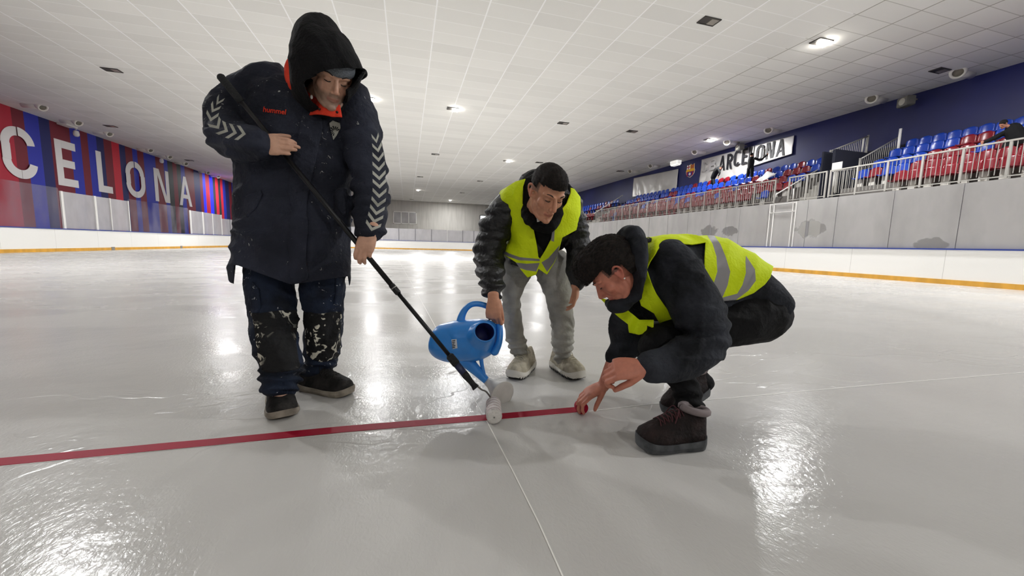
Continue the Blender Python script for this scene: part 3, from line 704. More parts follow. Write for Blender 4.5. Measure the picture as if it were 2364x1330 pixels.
def knife(me, poly, front=True, grow=1):
    """cut the outline (seen from the lens position) into the mesh; returns the set of polygon indices inside"""
    bm = bmesh.new(); bm.from_mesh(me); bm.faces.ensure_lookup_table()
    x0 = min(p[0] for p in poly)-12; x1 = max(p[0] for p in poly)+12; y0 = min(p[1] for p in poly)-12; y1 = max(p[1] for p in poly)+12
    def ok(f):
        c = f.calc_center_median()
        if front and f.normal.dot(CAMLOC-c) < 0: return False
        x,y = project(c); return x0 < x < x1 and y0 < y < y1
    cand = [f for f in bm.faces if ok(f)]
    for i in range(len(poly)):
        a = poly[i]; b = poly[(i+1)%len(poly)]
        if abs(a[0]-b[0])+abs(a[1]-b[1]) < .2: continue
        n = ray(*a).cross(ray(*b)).normalized()
        ax,ay = a; dx,dy = b[0]-a[0], b[1]-a[1]; L2 = dx*dx+dy*dy; L = math.sqrt(L2)
        near_ = []; rest = []
        for f in cand:
            if not f.is_valid: continue
            x,y = project(f.calc_center_median()); t = ((x-ax)*dx+(y-ay)*dy)/L2; dd = abs((x-ax)*dy-(y-ay)*dx)/L
            (near_ if (-6/L < t < 1+6/L and dd < 10) else rest).append(f)
        if not near_: continue
        g = list(near_)+list({e for f in near_ for e in f.edges})+list({v for f in near_ for v in f.verts})
        r = bmesh.ops.bisect_plane(bm, geom=g, dist=1e-6, plane_co=CAMLOC, plane_no=n)
        cand = [f for f in rest if f.is_valid]+[f for f in r['geom'] if isinstance(f,bmesh.types.BMFace) and f.is_valid]
        cand = list(dict.fromkeys(cand))
    ins = [f for f in cand if f.is_valid and inpoly(*project(f.calc_center_median()),poly)]
    return bm, ins
def paint(me, poly, mi, front=True):
    bm, ins = knife(me, poly, front)
    for f in ins: f.material_index = mi
    bm.to_mesh(me); bm.free()
def cutout(me, poly, front=True):
    bm, ins = knife(me, poly, front); bmesh.ops.delete(bm, geom=ins, context='FACES'); bm.to_mesh(me); bm.free()
def keep_only(me, poly):
    bm, ins = knife(me, poly, False); ks = set(ins)
    bmesh.ops.delete(bm, geom=[f for f in bm.faces if not inpoly(*project(f.calc_center_median()),poly)], context='FACES'); bm.to_mesh(me); bm.free()
def decal(name, poly, target, off, th, m, root, parent=None, step=4, depth=None, lift=None):
    """a real thin piece of cloth laid on the surface of target"""
    n = len(poly); pts = []
    for i in range(n):
        a, b = Vector(poly[i]), Vector(poly[(i+1)%n]); k = max(1,int((b-a).length/step))
        pts += [a.lerp(b,j/k) for j in range(k)]
    nb = len(pts); x0 = min(p.x for p in pts); x1 = max(p.x for p in pts); y0 = min(p.y for p in pts); y1 = max(p.y for p in pts)
    x = x0+step/2
    while x < x1:
        y = y0+step/2
        while y < y1:
            if inpoly(x,y,[tuple(q) for q in pts[:nb]]): pts.append(Vector((x,y)))
            y += step
        x += step
    r = delaunay_2d_cdt(pts, [(i,(i+1)%nb) for i in range(nb)], [], 1, 1e-4)
    vs = []; bm = bmesh.new(); miss = []
    for q in r[0]:
        d = ray(q.x,q.y).normalized(); h = target.ray_cast(CAMLOC, d) if target else (None,)*4
        if h[0] is None: vs.append(None); continue
        vs.append((h[0], h[0]-d*(off+(lift(q.x,q.y) if lift else 0)), d))
    ds = [(v[0]-CAMLOC).dot(FWD) for v in vs if v] or [depth]
    out = []
    for q,v in zip(r[0],vs):
        if v is None:
            # follow the closest hit in the picture plane
            best = None
            for q2,v2 in zip(r[0],vs):
                if v2:
                    e = (q2-q).length_squared
                    if best is None or e < best[0]: best = (e,v2)
            dd = (best[1][1]-CAMLOC).dot(FWD) if best else depth; out.append(bm.verts.new(P(q.x,q.y,dd)))
        else: out.append(bm.verts.new(v[1]))
    for f in r[2]:
        try: bm.faces.new([out[i] for i in f])
        except ValueError: pass
    bmesh.ops.recalc_face_normals(bm, faces=bm.faces[:])
    if bm.faces and sum((f.normal.dot(CAMLOC-f.calc_center_median()) for f in bm.faces)) < 0: bmesh.ops.reverse_faces(bm, faces=bm.faces[:])
    bmesh.ops.smooth_vert(bm, verts=[v for v in bm.verts if not v.is_boundary], factor=.5, use_axis_x=True,use_axis_y=True,use_axis_z=True)
    me = bpy.data.meshes.new(name); bm.to_mesh(me); bm.free(); me.shade_smooth()
    o = person_part(name, me, m, root, parent); md = o.modifiers.new('t','SOLIDIFY'); md.thickness = th; md.offset = -1
    return o
# ---- hands: frame (wrist point, finger direction, back-of-hand normal, thumb side)
def hand(bm, W, D, B, T, curls, thumb, s=1.0, spread=.06, fl=1.0):
    """curls: four (mcp,pip,dip) in degrees index..little; thumb: (out angle, fold, bend)"""
    D = D.normalized(); B = (B-D*B.dot(D)).normalized(); T = (T-D*T.dot(D)-B*T.dot(B)).normalized()
    def pt(x,y,z): return W+(D*x+T*y+B*z)*s
    loft(bm,[pt(-.03,0,0),pt(0,0,0),pt(.03,0,.001),pt(.065,-.001,.002),pt(.088,-.002,.0)],[T*.028*s,T*.029*s,T*.037*s,T*.041*s,T*.038*s],[.021*s,.019*s,.0165*s,.0145*s,.011*s],n=18,pw=2.5,capk=.3)
    L = [(.046,.027,.021),(.050,.031,.022),(.046,.028,.021),(.036,.021,.018)]; ys = [.029,.0095,-.0105,-.029]; xs = [.084,.089,.085,.076]; rr = [.0098,.0102,.0096,.0083]
    for i in range(4):
        p = pt(xs[i]-.012,ys[i],.001); a = 0; yaw = spread*(1.5-i); pts = [(p,rr[i]*s*1.02)]; q = pt(xs[i],ys[i],.001); pts.append((q,rr[i]*s*1.04))
        for seg,(ln,cu) in enumerate(zip(L[i],curls[i])):
            a += R_(cu); dirv = (D*math.cos(a)-B*math.sin(a))*math.cos(yaw)+T*math.sin(yaw)*max(0,math.cos(a)); q2 = q+dirv*ln*s*fl
            pts.append((q.lerp(q2,.5),rr[i]*s*(.93-.06*seg))); pts.append((q2,rr[i]*s*((.97,.90,.74)[seg]))); q = q2
        limb(bm,pts,n=10,sub=2)
    oa, fo, be = (R_(x) for x in thumb)
    p0 = pt(.012,.022,-.004); d0 = (D*math.cos(oa)+T*math.sin(oa))*math.cos(fo)-B*math.sin(fo)
    p1 = p0+d0*.045*s; d1 = (D*math.cos(oa-be)+T*math.sin(oa-be))*math.cos(fo*1.1)-B*math.sin(fo*1.1); p2 = p1+d1*.033*s; p3 = p2+(d1*.9-B*.12).normalized()*.026*s
    limb(bm,[(p0,.017*s),(p0.lerp(p1,.6),.0145*s),(p1,.0125*s),(p1.lerp(p2,.5),.0115*s),(p2,.0115*s),(p3,.0085*s)],n=10,sub=2)
# ---- head
def head_frame(c, f, u, s=1.0):
    f = f.normalized(); u = (u-f*u.dot(f)).normalized(); x = f.cross(u)
    M = Matrix((x*s,f*s,u*s)).transposed().to_4x4(); M.translation = c; return M
def head_at(px,py,d,f,u,s_):
    M = head_frame(Vector((0,0,0)),f,u,s_); M.translation = P(px,py,d)-(M@Vector((0,.122,-.029))); return M
def head(bm, M, neck=True):
    e = lambda c,r,rot=None: ell(bm,c,r,M,rot,18)
    e((0,-.014,.035),(.074,.096,.088)); e((0,.018,.03),(.068,.072,.078)); e((0,.038,-.018),(.060,.052,.075)); e((0,.044,-.07),(.046,.042,.042))
    e((0,.014,-.045),(.064,.062,.058)); e((0,.090,-.024),(.012,.020,.018)); e((0,.079,-.103),(.021,.018,.016)); e((0,.062,-.092),(.034,.026,.024))
    for k in (1,-1):
        caps(bm,M,[(k*.057,.0,-.02),(k*.053,.006,-.058),(k*.040,.038,-.088),(k*.021,.066,-.102)],[.013,.015,.016,.014])
        e((k*.040,.053,-.020),(.026,.022,.026)); e((k*.031,.0735,.009),(.0165,.0125,.0125))
        caps(bm,M,[(k*.052,.066,.026),(k*.034,.083,.031),(k*.012,.087,.026)],[.008,.010,.009])
        e((k*.0115,.1005,-.0335),(.0085,.010,.0078))
        e((k*.080,-.013,.006),(.0035,.016,.022),Matrix.Rotation(k*R_(-18),3,'Z'))
        # ear: outer rim, bowl and lobe
        R = Matrix.Rotation(k*R_(-18),3,'Z')
        e((k*.077,-.012,.000),(.006,.015,.025),R); e((k*.074,-.006,-.022),(.006,.009,.010))
        caps(bm,M,[(k*.074,.004,.008),(k*.080,.0,.026),(k*.086,-.014,.031),(k*.089,-.028,.022),(k*.087,-.030,.002),(k*.080,-.018,-.018),(k*.076,-.006,-.028)],[.0045,.005,.0055,.0055,.005,.005,.0065],8)
    caps(bm,M,[(0,.080,.030),(0,.092,.012),(0,.104,-.008),(0,.1145,-.026)],[.010,.0085,.0095,.011])
    e((0,.113,-.029),(.0105,.010,.0092))
    caps(bm,M,[(-.024,.080,-.0625),(-.011,.0935,-.0575),(0,.0945,-.0595),(.011,.0935,-.0575),(.024,.080,-.0625)],[.0045,.0062,.0058,.0062,.0045],8)
    caps(bm,M,[(-.020,.080,-.0665),(0,.0925,-.0715),(.020,.080,-.0665)],[.005,.0072,.005],8)
    e((0,.086,-.045),(.018,.012,.012))
    if neck: limb(bm,[(M@Vector((0,-.022,-.03)),.058),(M@Vector((0,-.035,-.09)),.056),(M@Vector((0,-.05,-.15)),.06)],n=18)
def tint_head(me, M, skin, lip, stub=None, scalp=None, red=None):
    Mi = M.inverted(); at = me.color_attributes.new('tint','FLOAT_COLOR','POINT'); S = lin(skin); LP = lin(lip)
    def mix(a,b,t): return tuple(x+(y-x)*t for x,y in zip(a,b))
    for v in me.vertices:
        p = Mi @ v.co; c = S
        if abs(p.x) < .12 and -.16 < p.z < .16 and abs(p.y) < .16:
            if red:
                t = max(0,1-((abs(p.x)-.045)**2+(p.y-.07)**2+(p.z+.02)**2)/.0012)*.18+max(0,1-((p.x)**2+(p.y-.113)**2+(p.z+.027)**2)/.0004)*.25
                if abs(p.x) > .073: t = .55
                c = mix(c,lin(red),min(1,t))
            if stub:
                t = max(0,min(1,(-.035-p.z)/.02))*max(0,min(1,(p.y+.0)/.03)); t = max(t, 1 if (-.055 < p.z < -.04 and p.y > .085 and abs(p.x) < .022) else 0)
                if abs(p.x) > .05 and -.06 < p.z < .03 and p.y > 0: t = max(t,.5)
                c = mix(c,lin(stub),t*.6)
            if p.y > .078 and abs(p.x) < .025 and -.078 < p.z < -.052: c = mix(c,LP,max(0,1-abs(p.z+.0645)/.013))
            if scalp and (p.z > .065 or (p.y < .03 and p.z > .01 and abs(p.x) < .085)): c = mix(c,lin(scalp),.75)
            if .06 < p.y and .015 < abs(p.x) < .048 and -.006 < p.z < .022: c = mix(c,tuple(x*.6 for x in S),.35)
        at.data[v.index].color = (c[0],c[1],c[2],1)
def skin_mat(name):
    m,N,L,b = node_mat(name); a = N.new('ShaderNodeAttribute'); a.attribute_name = 'tint'
    n = nd(N,'TexNoise'); n.inputs['Scale'].default_value = 45; n.inputs['Detail'].default_value = 4
    tc = nd(N,'TexCoord'); L.new(tc.outputs['Object'],n.inputs[0])
    r = nd(N,'MapRange'); L.new(n.outputs[0],r.inputs[0]); r.inputs[1].default_value=.3; r.inputs[2].default_value=.7; r.inputs[3].default_value=.9; r.inputs[4].default_value=1.08
    vm = nd(N,'VectorMath'); vm.operation='SCALE'; r.inputs[3].default_value=1.08; r.inputs[4].default_value=1.3; L.new(a.outputs['Color'],vm.inputs[0]); L.new(r.outputs[0],vm.inputs['Scale']); L.new(vm.outputs[0],b.inputs['Base Color'])
    b.inputs['Roughness'].default_value=.5; b.inputs['Subsurface Weight'].default_value=.08; b.inputs['Subsurface Radius'].default_value=(.02,.008,.004); b.inputs['Subsurface Scale'].default_value=.3
    bp = nd(N,'Bump'); bp.inputs['Strength'].default_value=.25; bp.inputs['Distance'].default_value=.002
    n2 = nd(N,'TexNoise'); n2.inputs['Scale'].default_value=220; L.new(tc.outputs['Object'],n2.inputs[0]); L.new(n2.outputs[0],bp.inputs['Height']); L.new(bp.outputs[0],b.inputs['Normal'])
    return m
SKIN = skin_mat('skin'); HAIRM = mat('hair_dark','#0d0a09',.7,col2='#221a15',vscale=120,spec=.25); BROW = mat('brow_dark','#1d1410',.7); LASH = mat('lash','#120c0a',.6)
EYEW = mat('eye_white','#cfc6bd',.3); IRIS = mat('iris','#1c120c',.2)
def face_bits(M, root, open_=0.0, brow_c=None):
    for k in (1,-1):
        bm = bmesh.new(); pts = [M@Vector(p) for p in ((k*.014,.0905,.0245),(k*.024,.0935,.0325),(k*.037,.0895,.0365),(k*.052,.073,.031))]; add_tube(bm,cr(pts,4),[.0020]+[.0028]*6+[.0024]*4+[.0010]*2,6)
        me = bpy.data.meshes.new('eyebrow'); bm.to_mesh(me); bm.free(); person_part('eyebrow',me,brow_c or BROW,root)
        bm = bmesh.new(); pts = [M@Vector(p) for p in ((k*.019,.0825,.0035),(k*.025,.0855,.0005),(k*.034,.0855,.000),(k*.045,.0775,.003))]; add_tube(bm,cr(pts,4),[.0008]+[.0018]*11+[.0008],6)
        me = bpy.data.meshes.new('eyelashes'); bm.to_mesh(me); bm.free(); person_part('eyelashes',me,LASH,root)
        if open_:
            bm = bmesh.new(); ell(bm,(k*.031,.0755,.0035),(.0115,.0105,.0065),M); me = bpy.data.meshes.new('eye'); bm.to_mesh(me); bm.free(); me.shade_smooth(); e = person_part('eye',me,EYEW,root)
def hair(M, root, prims, cuts, n_str=2200, ln=.010, seed=1, amp=.004, comb=(0,.5,.3), sc=1.0):
    """prims: ellipsoids in head space; cuts: function p-> keep"""
    bm = bmesh.new()
    for c,r in prims: ell(bm,c,r,M,None,24)
    me = solid_mesh(bm,.0035,3); Mi = M.inverted(); bm = bmesh.new(); bm.from_mesh(me); bpy.data.meshes.remove(me)
    bmesh.ops.delete(bm,geom=[v for v in bm.verts if not cuts(Mi@v.co)],context='VERTS')
    for v in bm.verts:
        p = Mi@v.co; v.co += v.normal*(noise.noise(Vector((p.x*90,p.y*45,p.z*60)))*amp+noise.noise(p*220)*amp*.4)
    bm.faces.ensure_lookup_table(); rd = random.Random(seed); cmb = (M.to_3x3()@Vector(comb)); fs = bm.faces[:]
    base = [(f.calc_center_median(),f.normal.copy()) for f in (rd.choice(fs) for _ in range(n_str))]
    for p,nn in base:
        d = (nn*.42+cmb*.75+Vector([rd.uniform(-.25,.25) for _ in range(3)])).normalized(); l = ln*rd.uniform(.5,1.3); a = d.orthogonal().normalized()*.00055; b = d.cross(a)
        v = [bm.verts.new(p-d*.003+a),bm.verts.new(p-d*.003-a*.5+b),bm.verts.new(p-d*.003-a*.5-b),bm.verts.new(p+d*l-Vector((0,0,.15*l)))]
        for i in range(3): bm.faces.new((v[i],v[(i+1)%3],v[3]))
    me = bpy.data.meshes.new('hair'); bm.to_mesh(me); bm.free(); return person_part('hair',me,HAIRM,root)
# ---- shoes
def shoe(root, name, heel, toe, Ms, length=None, w=.052, h=.10, sole_h=.03, lift=0, chunky=False, ank=True, mats=None, lab=None, tongue=.0, side=1, lacem=None, collar=None):
    heel, toe = Vector(heel), Vector(toe); d = toe-heel; Lg = length or Vector((d.x,d.y,0)).length; ang = math.atan2(d.y,d.x)
    M = Matrix.Translation(heel) @ Matrix.Rotation(ang,4,'Z') @ Matrix.Rotation(-lift,4,'Y')
    UPm, SOm, LAm = Ms
    # outline half width along the length (0 heel .. 1 toe)
    def hw(t): return w*(.72+.35*math.sin(min(1,t*1.35)*math.pi*.5)-.10*math.exp(-((t-.42)/.13)**2))*math.sqrt(max(0,1-max(0,(t-.8)/.2)**2.2))*math.sqrt(max(0,1-max(0,(.10-t)/.10)**2)*.9+.1)
    bm = bmesh.new(); N_ = 30; rings = []
    for i in range(N_+1):
        t = .5-.5*math.cos(math.pi*i/N_); a = max(.003,hw(t)); x = t*Lg; z0 = .002+.018*max(0,(t-.75)/.25)**2*(1.3 if chunky else 1)+.006*max(0,(.1-t)/.1); z1 = sole_h*(1.18-.25*math.sin(t*math.pi))+z0*.8+(.006 if chunky else 0)*(t < .3)
        if chunky: z0 += .0045*(1 if math.sin(t*Lg*230) > .1 else 0)
        rings.append([bm.verts.new(M@Vector((x,y,z))) for y,z in ((-a*.92,z0),(0,z0),(a*.92,z0),(a*1.08,(z0+z1)*.5),(a*1.03,z1),(0,z1),(-a*1.03,z1),(-a*1.08,(z0+z1)*.5))])
    for p,q in zip(rings,rings[1:]):
        for j in range(8): bm.faces.new((p[j],p[(j+1)%8],q[(j+1)%8],q[j]))
    bm.faces.new(rings[0]); bm.faces.new(rings[-1][::-1]); bmesh.ops.recalc_face_normals(bm,faces=bm.faces[:])
    sole = bpy.data.meshes.new('sole'); bm.to_mesh(sole); bm.free()
    def top(t):      # instep profile
        if t > .92: return sole_h+.012+(.038)*math.sqrt(max(0,1-((t-.92)/.085)**2)) if t < 1 else sole_h+.01
        if t > .55: return sole_h+.05+(.92-t)/.37*(h-.055)*.62
        if t > .30: return sole_h+.05+(h-.055)*(.62+.38*(.55-t)/.25)
        return sole_h+h*(.94+.06*t/.3)-.25*h*max(0,1-t/.07)**2-.008*math.sin(t/.3*math.pi)
    bm = bmesh.new(); rings = []; K = 14
    for i in range(N_+1):
        t = .5-.5*math.cos(math.pi*i/N_); a = max(.002,hw(t))*.97; z1 = top(t); r = []
        an = .60 if t < .35 else .60+.40*min(1,(t-.35)/.3)
        zb = sole_h*.75+.014*max(0,(t-.75)/.25)**2
        for j in range(K+1):
            q = math.pi*j/K; cc, ss = math.cos(q), math.sin(q)
            ya = a*(1-(1-an)*ss**1.2)*math.copysign(abs(cc)**.8,cc); r.append(bm.verts.new(M@Vector((t*Lg*.985+.002,ya,zb+(z1-zb)*ss**.85))))
        rings.append(r)
    for p,q in zip(rings,rings[1:]):
        for j in range(K): bm.faces.new((p[j],p[j+1],q[j+1],q[j]))
        bm.faces.new((p[0],q[0],q[K],p[K]))
    bm.faces.new(rings[0]); bm.faces.new(rings[-1][::-1]); bmesh.ops.recalc_face_normals(bm,faces=bm.faces[:])
    for v in bm.verts: v.co += v.normal*noise.noise(v.co*38)*.0022
    up = bpy.data.meshes.new(name); bm.to_mesh(up); bm.free(); up.shade_smooth()
    o = person_part(name, up, UPm, root)
    if lab: o['label'] = lab
    person_part('sole', sole, SOm, root, o)
    bm = bmesh.new()
    for k in range(6):
        t = .42+.055*k; a = hw(t)*.55; z = top(t)+.003
        for sgn in (1,-1):
            add_tube(bm,[M@Vector((t*Lg-.008*sgn,-a,z-.016)),M@Vector((t*Lg-.004*sgn,-a*.5,z-.002)),M@Vector((t*Lg+.004*sgn,a*.5,z-.002)),M@Vector((t*Lg+.008*sgn,a,z-.016))],.0022,6)
    for sgn in (1,-1): add_tube(bm,cr([M@Vector((.44*Lg,0,top(.44)+.006)),M@Vector((.46*Lg,.02*sgn,top(.44)+.014)),M@Vector((.5*Lg,.035*sgn,top(.5)-.0)),M@Vector((.54*Lg,.04*sgn,top(.55)-.02))],4),.0022,6)
    me = bpy.data.meshes.new('laces'); bm.to_mesh(me); bm.free(); person_part('laces', me, LAm, root, o)
    if collar:
        bm = bmesh.new(); add_tube(bm,[M@Vector((.185*Lg+.052*math.cos(q),w*.66*math.sin(q),sole_h+h-.016+.010*math.cos(q))) for q in (2*math.pi*i/20 for i in range(21))],.015,8); me = bpy.data.meshes.new('ankle_padding'); bm.to_mesh(me); bm.free(); person_part('ankle_padding',me,collar,root,o)
    return o, M
def zigzag_sole(name):
    m,N,L,b = node_mat(name); b.inputs['Roughness'].default_value=.5
    tc = nd(N,'TexCoord'); sx = nd(N,'SeparateXYZ'); L.new(tc.outputs['Object'],sx.inputs[0])
    a = nd(N,'Math',op='MULTIPLY_ADD'); L.new(sx.outputs[0],a.inputs[0]); a.inputs[1].default_value=.9; L.new(sx.outputs[1],a.inputs[2])
    p = nd(N,'Math',op='PINGPONG'); L.new(a.outputs[0],p.inputs[0]); p.inputs[1].default_value=.011
    h = nd(N,'Math',op='MULTIPLY_ADD'); L.new(p.outputs[0],h.inputs[0]); h.inputs[1].default_value=1.6; h.inputs[2].default_value=.010
    lt = nd(N,'Math',op='LESS_THAN'); L.new(sx.outputs[2],lt.inputs[0]); L.new(h.outputs[0],lt.inputs[1])
    mx = nd(N,'Mix'); mx.data_type='RGBA'; L.new(lt.outputs[0],mx.inputs[0]); mx.inputs[6].default_value=lin('#dad6cc'); mx.inputs[7].default_value=lin('#151515'); L.new(mx.outputs[2],b.inputs['Base Color']); return m
def cloth_mat(name, c1, c2, rough=.85, bscale=60, bump=.35, spots=None, sheen=0, vscale=5, lo=.35, hi=.7, spot_s=28, spot_t=.66, spec=.3):
    m,N,L,b = node_mat(name); tc = nd(N,'TexCoord'); O = tc.outputs['Object']
    b.inputs['Roughness'].default_value=rough; b.inputs['Sheen Weight'].default_value=0; b.inputs['Specular IOR Level'].default_value=spec
    def nz(s,d=4,dist=0):
        n = nd(N,'TexNoise'); n.inputs['Scale'].default_value=s; n.inputs['Detail'].default_value=d; n.inputs['Distortion'].default_value=dist; L.new(O,n.inputs[0]); return n.outputs[0]
    r = nd(N,'ValToRGB'); L.new(nz(vscale),r.inputs[0]); r.color_ramp.elements[0].position=lo; r.color_ramp.elements[1].position=hi
    r.color_ramp.elements[0].color=lin(c1); r.color_ramp.elements[1].color=lin(c2); colr = r.outputs[0]
    if spots:
        r2 = nd(N,'ValToRGB'); L.new(nz(spot_s,3,1.5),r2.inputs[0]); r2.color_ramp.elements[0].position=spot_t; r2.color_ramp.elements[1].position=spot_t+.03
        r2.color_ramp.elements[0].color=(0,0,0,1); r2.color_ramp.elements[1].color=(1,1,1,1)
        r3 = nd(N,'ValToRGB'); L.new(nz(4,2),r3.inputs[0]); r3.color_ramp.elements[0].position=.45; r3.color_ramp.elements[1].position=.55
        mu = nd(N,'Math',op='MULTIPLY'); L.new(r2.outputs[0],mu.inputs[0]); L.new(r3.outputs[0],mu.inputs[1])
        mx = nd(N,'Mix'); mx.data_type='RGBA'; L.new(mu.outputs[0],mx.inputs[0]); L.new(colr,mx.inputs[6]); mx.inputs[7].default_value=lin(spots); colr = mx.outputs[2]
    L.new(colr,b.inputs['Base Color'])
    bp = nd(N,'Bump'); bp.inputs['Strength'].default_value=bump; bp.inputs['Distance'].default_value=.012; L.new(nz(bscale,5),bp.inputs['Height'])
    b2 = nd(N,'Bump'); b2.inputs['Strength'].default_value=bump; b2.inputs['Distance'].default_value=.02; L.new(nz(14,3,.8),b2.inputs['Height']); L.new(bp.outputs[0],b2.inputs['Normal'])
    L.new(b2.outputs[0],b.inputs['Normal']); return m
HIVIS = cloth_mat('hi_vis','#d2e808','#e4f814',.7,90,.25,sheen=0); REFB = mat('reflective_grey','#8d8b8c',.45,metal=.2,var=.05,vscale=10)
# ================================================================ MAN WITH THE PAINT ROLLER
NAVY = cloth_mat('parka_navy','#191c27','#363a49',.8,70,.45,'#a9a9a4',spot_s=45,spot_t=.70,vscale=3.5,lo=.42,hi=.8)
NAVYD = cloth_mat('parka_edge','#0c0f17','#151823',.85,70,.3)
CHEV = cloth_mat('chevron_white','#9c9c92','#b9b9ae',.7,60,.2,sheen=0); ORANGE = cloth_mat('collar_orange','#d8341f','#e2442a',.8,60,.25,sheen=0)
HOODB = cloth_mat('hood_black','#08080a','#0e0e10',.95,110,.5,sheen=.05); BEANIE = mat('beanie_grey','#6a7076',.95,var=.35,vscale=60,stretch=(6,6,1),bump=.6,bscale=60)
JEANS = cloth_mat('work_trousers','#10151f','#232f45',.85,60,.35,'#c3c6c9',spot_s=34,spot_t=.66,vscale=7); KNEE = cloth_mat('knee_pad_black','#060607','#0d0e10',.8,55,.5,'#d6d3c2',spot_s=19,spot_t=.575,vscale=6,spec=.4)
SHU = cloth_mat('worn_black_shoe','#131211','#3a3734',.8,80,.3,vscale=14); SHS = mat('dirty_pale_sole','#9c9385',.7,col2='#6f675c',vscale=14); LACEB = mat('lace_black','#141312',.8)
man1 = thing('person','standing man in navy parka and black hood guiding a paint roller with a long pole','person',onfloor(700,930),0)
HM1 = head_at(777,217,1.645, RIGHT*.50-UP*.66-FWD*.58, UP*.82+RIGHT*.40-FWD*.5, 1.04)
bm = bmesh.new(); head(bm,HM1,False)
limb(bm,[((742,212,1.76),.055),((715,262,1.90),.075)],n=16)
slab(bm,[(620,240,800,250,1.93,.07),(610,420,780,420,1.96,.09),(600,600,785,600,1.97,.09)],n=18)
for a in ([(640,230,1.93),(532,274,1.87),(546,316,1.79),(604,338,1.69)],[(800,250,1.93),(846,395,1.86),(852,490,1.80),(853,540,1.735)]):
    limb(bm,list(zip(a,(.05,.045,.036,.028))),n=14)
for a in ([(640,590,1.96),(640,760,1.84),(650,925,1.735)],[(740,590,1.97),(745,760,2.02),(733,890,2.07)]):
    limb(bm,list(zip(a,(.07,.045,.04))),n=14)
# the near hand lies over the pole, the lower hand closes round it
hand(bm,P(591,333,1.665),RIGHT*.985-UP*.03+FWD*.10,-FWD+UP*.10,UP,[(10,34,20),(8,22,14),(2,6,4),(4,8,5)],(30,16,14),1.12,-.01,.66)
hand(bm,P(855,533,1.715),-UP*.92-RIGHT*.26-FWD*.12,-FWD*.95+RIGHT*.1+UP*.1,-RIGHT*.9+UP*.3,[(14,44,30),(12,40,28),(12,34,24),(14,30,20)],(42,40,25),1.06,.02,.74)
me = solid_mesh(bm,.0034,4); tint_head(me,HM1,'#b98f78','#9c6a5c','#6f6157',None,'#c07a66')
person_part('body',me,SKIN,man1); face_bits(HM1,man1)
# parka
bm = bmesh.new()
slab(bm,[(636,172,752,192,1.87,.10),(592,188,812,222,1.89,.13),(566,232,838,262,1.90,.145),(560,300,828,300,1.91,.155),(557,380,808,380,1.92,.16),(557,455,802,455,1.93,.165),(556,520,801,525,1.93,.17),(551,570,800,575,1.93,.175),(547,606,800,622,1.93,.175),(547,650,800,660,1.93,.175)],n=30,pw=2.3,capk=.05)
limb(bm,[((622,196,1.89),.108),((572,224,1.88),.098),((528,266,1.84),.094),((530,312,1.79),.090),((560,332,1.73),.080),((592,337,1.672),.068)],n=20)
limb(bm,[((806,232,1.90),.105),((830,300,1.89),.098),((846,375,1.87),.090),((855,440,1.84),.084),((858,492,1.79),.076),((854,527,1.745),.062)],n=20)
ell(bm,P(792,482,1.80),(.045,.06,.09))
me = solid_mesh(bm,.0075,5)
def m1mask(c): return 1
wrinkle(me,.019,4.6,(1,1,1.6),.003,22,3); JM1 = me
bm = bmesh.new(); bm.from_mesh(me)       # straighten the hem
for v in bm.verts:
    x,y = project(v.co); 
    hem = 612+max(0,min(1,(x-548)/120))*44-max(0,min(1,(x-680)/120))*18
    if y > hem and 540 < x < 806 and v.co.z < 1.0:
        q = P(x,hem,(v.co-CAMLOC).dot(FWD)); v.co = q.lerp(v.co,.01)
bm.to_mesh(me); bm.free()
def lower_cuff(me, zones):
    me.update(); ns = [v.normal.copy() for v in me.vertices]
    for v,nn in zip(me.vertices,ns):
        x,y = project(v.co)
        for x0,x1,y0,y1,amp,k in zones:
            if x0 < x < x1 and y0 < y < y1: v.co += nn*math.sin((y-y0)*k+noise.noise(v.co*9)*3)*amp
lower_cuff(me,[(812,900,380,545,.0065,.17),(470,600,290,372,.006,.20)])
# white chevron tape on the sleeves is sewn flat: colour fields of the sleeve itself
def chevs(me, path, w, mi, flip=1, hgt=.62, ratio=.62):
    pts = cr([Vector((x,y,0)) for x,y,_ in path],12); ws = [v.x for v in cr([Vector((s,0,0)) for _,_,s in path],12)]
    acc = 0; nxt = 0
    for i in range(1,len(pts)):
        acc += (pts[i]-pts[i-1]).length
        if acc >= nxt:
            t = (pts[i]-pts[i-1]).normalized(); s = Vector((-t.y,t.x,0))*ws[i]*.5; h = w*hgt; c = pts[i]; tip = t*h*flip; th = t*w*.42
            q = [c-s*1.0-tip*.4, c+tip*.6, c+s*1.0-tip*.4, c+s*1.0-tip*.4+th, c+tip*.6+th, c-s*1.0-tip*.4+th]
            paint(me,[(p.x,p.y) for p in q],mi); nxt = acc+w*.92
chevs(me,[(510,226,16),(496,248,24),(490,270,30),(502,290,32),(524,301,34),(546,306,34),(566,309,30)],21,1,1,.75)
chevs(me,[(866,312,16),(872,345,24),(875,395,30),(876,440,32),(871,480,34),(864,510,36),(857,534,34)],20,1,1,.75)
jk = person_part('parka',me,[NAVY,CHEV,NAVYD],man1); B1 = bvh_of(jk)
# placket, pocket flaps, cuffs
plk = [(700,262),(742,268),(738,330),(722,400),(708,470),(712,520),(708,560),(706,610),(709,645),(672,652),(668,600),(664,540),(672,480),(664,440),(672,380),(688,310)]
decal('placket',smooth_poly(plk,2),B1,.011,.009,NAVY,man1,jk)
decal('pocket_flap',[(566,452),(600,440),(604,448),(590,478),(570,500),(560,490)],B1,.012,.009,NAVY,man1,jk)
decal('pocket_flap',[(770,452),(792,440),(800,470),(800,500),(790,495),(772,470)],B1,.006,.005,NAVY,man1,jk)
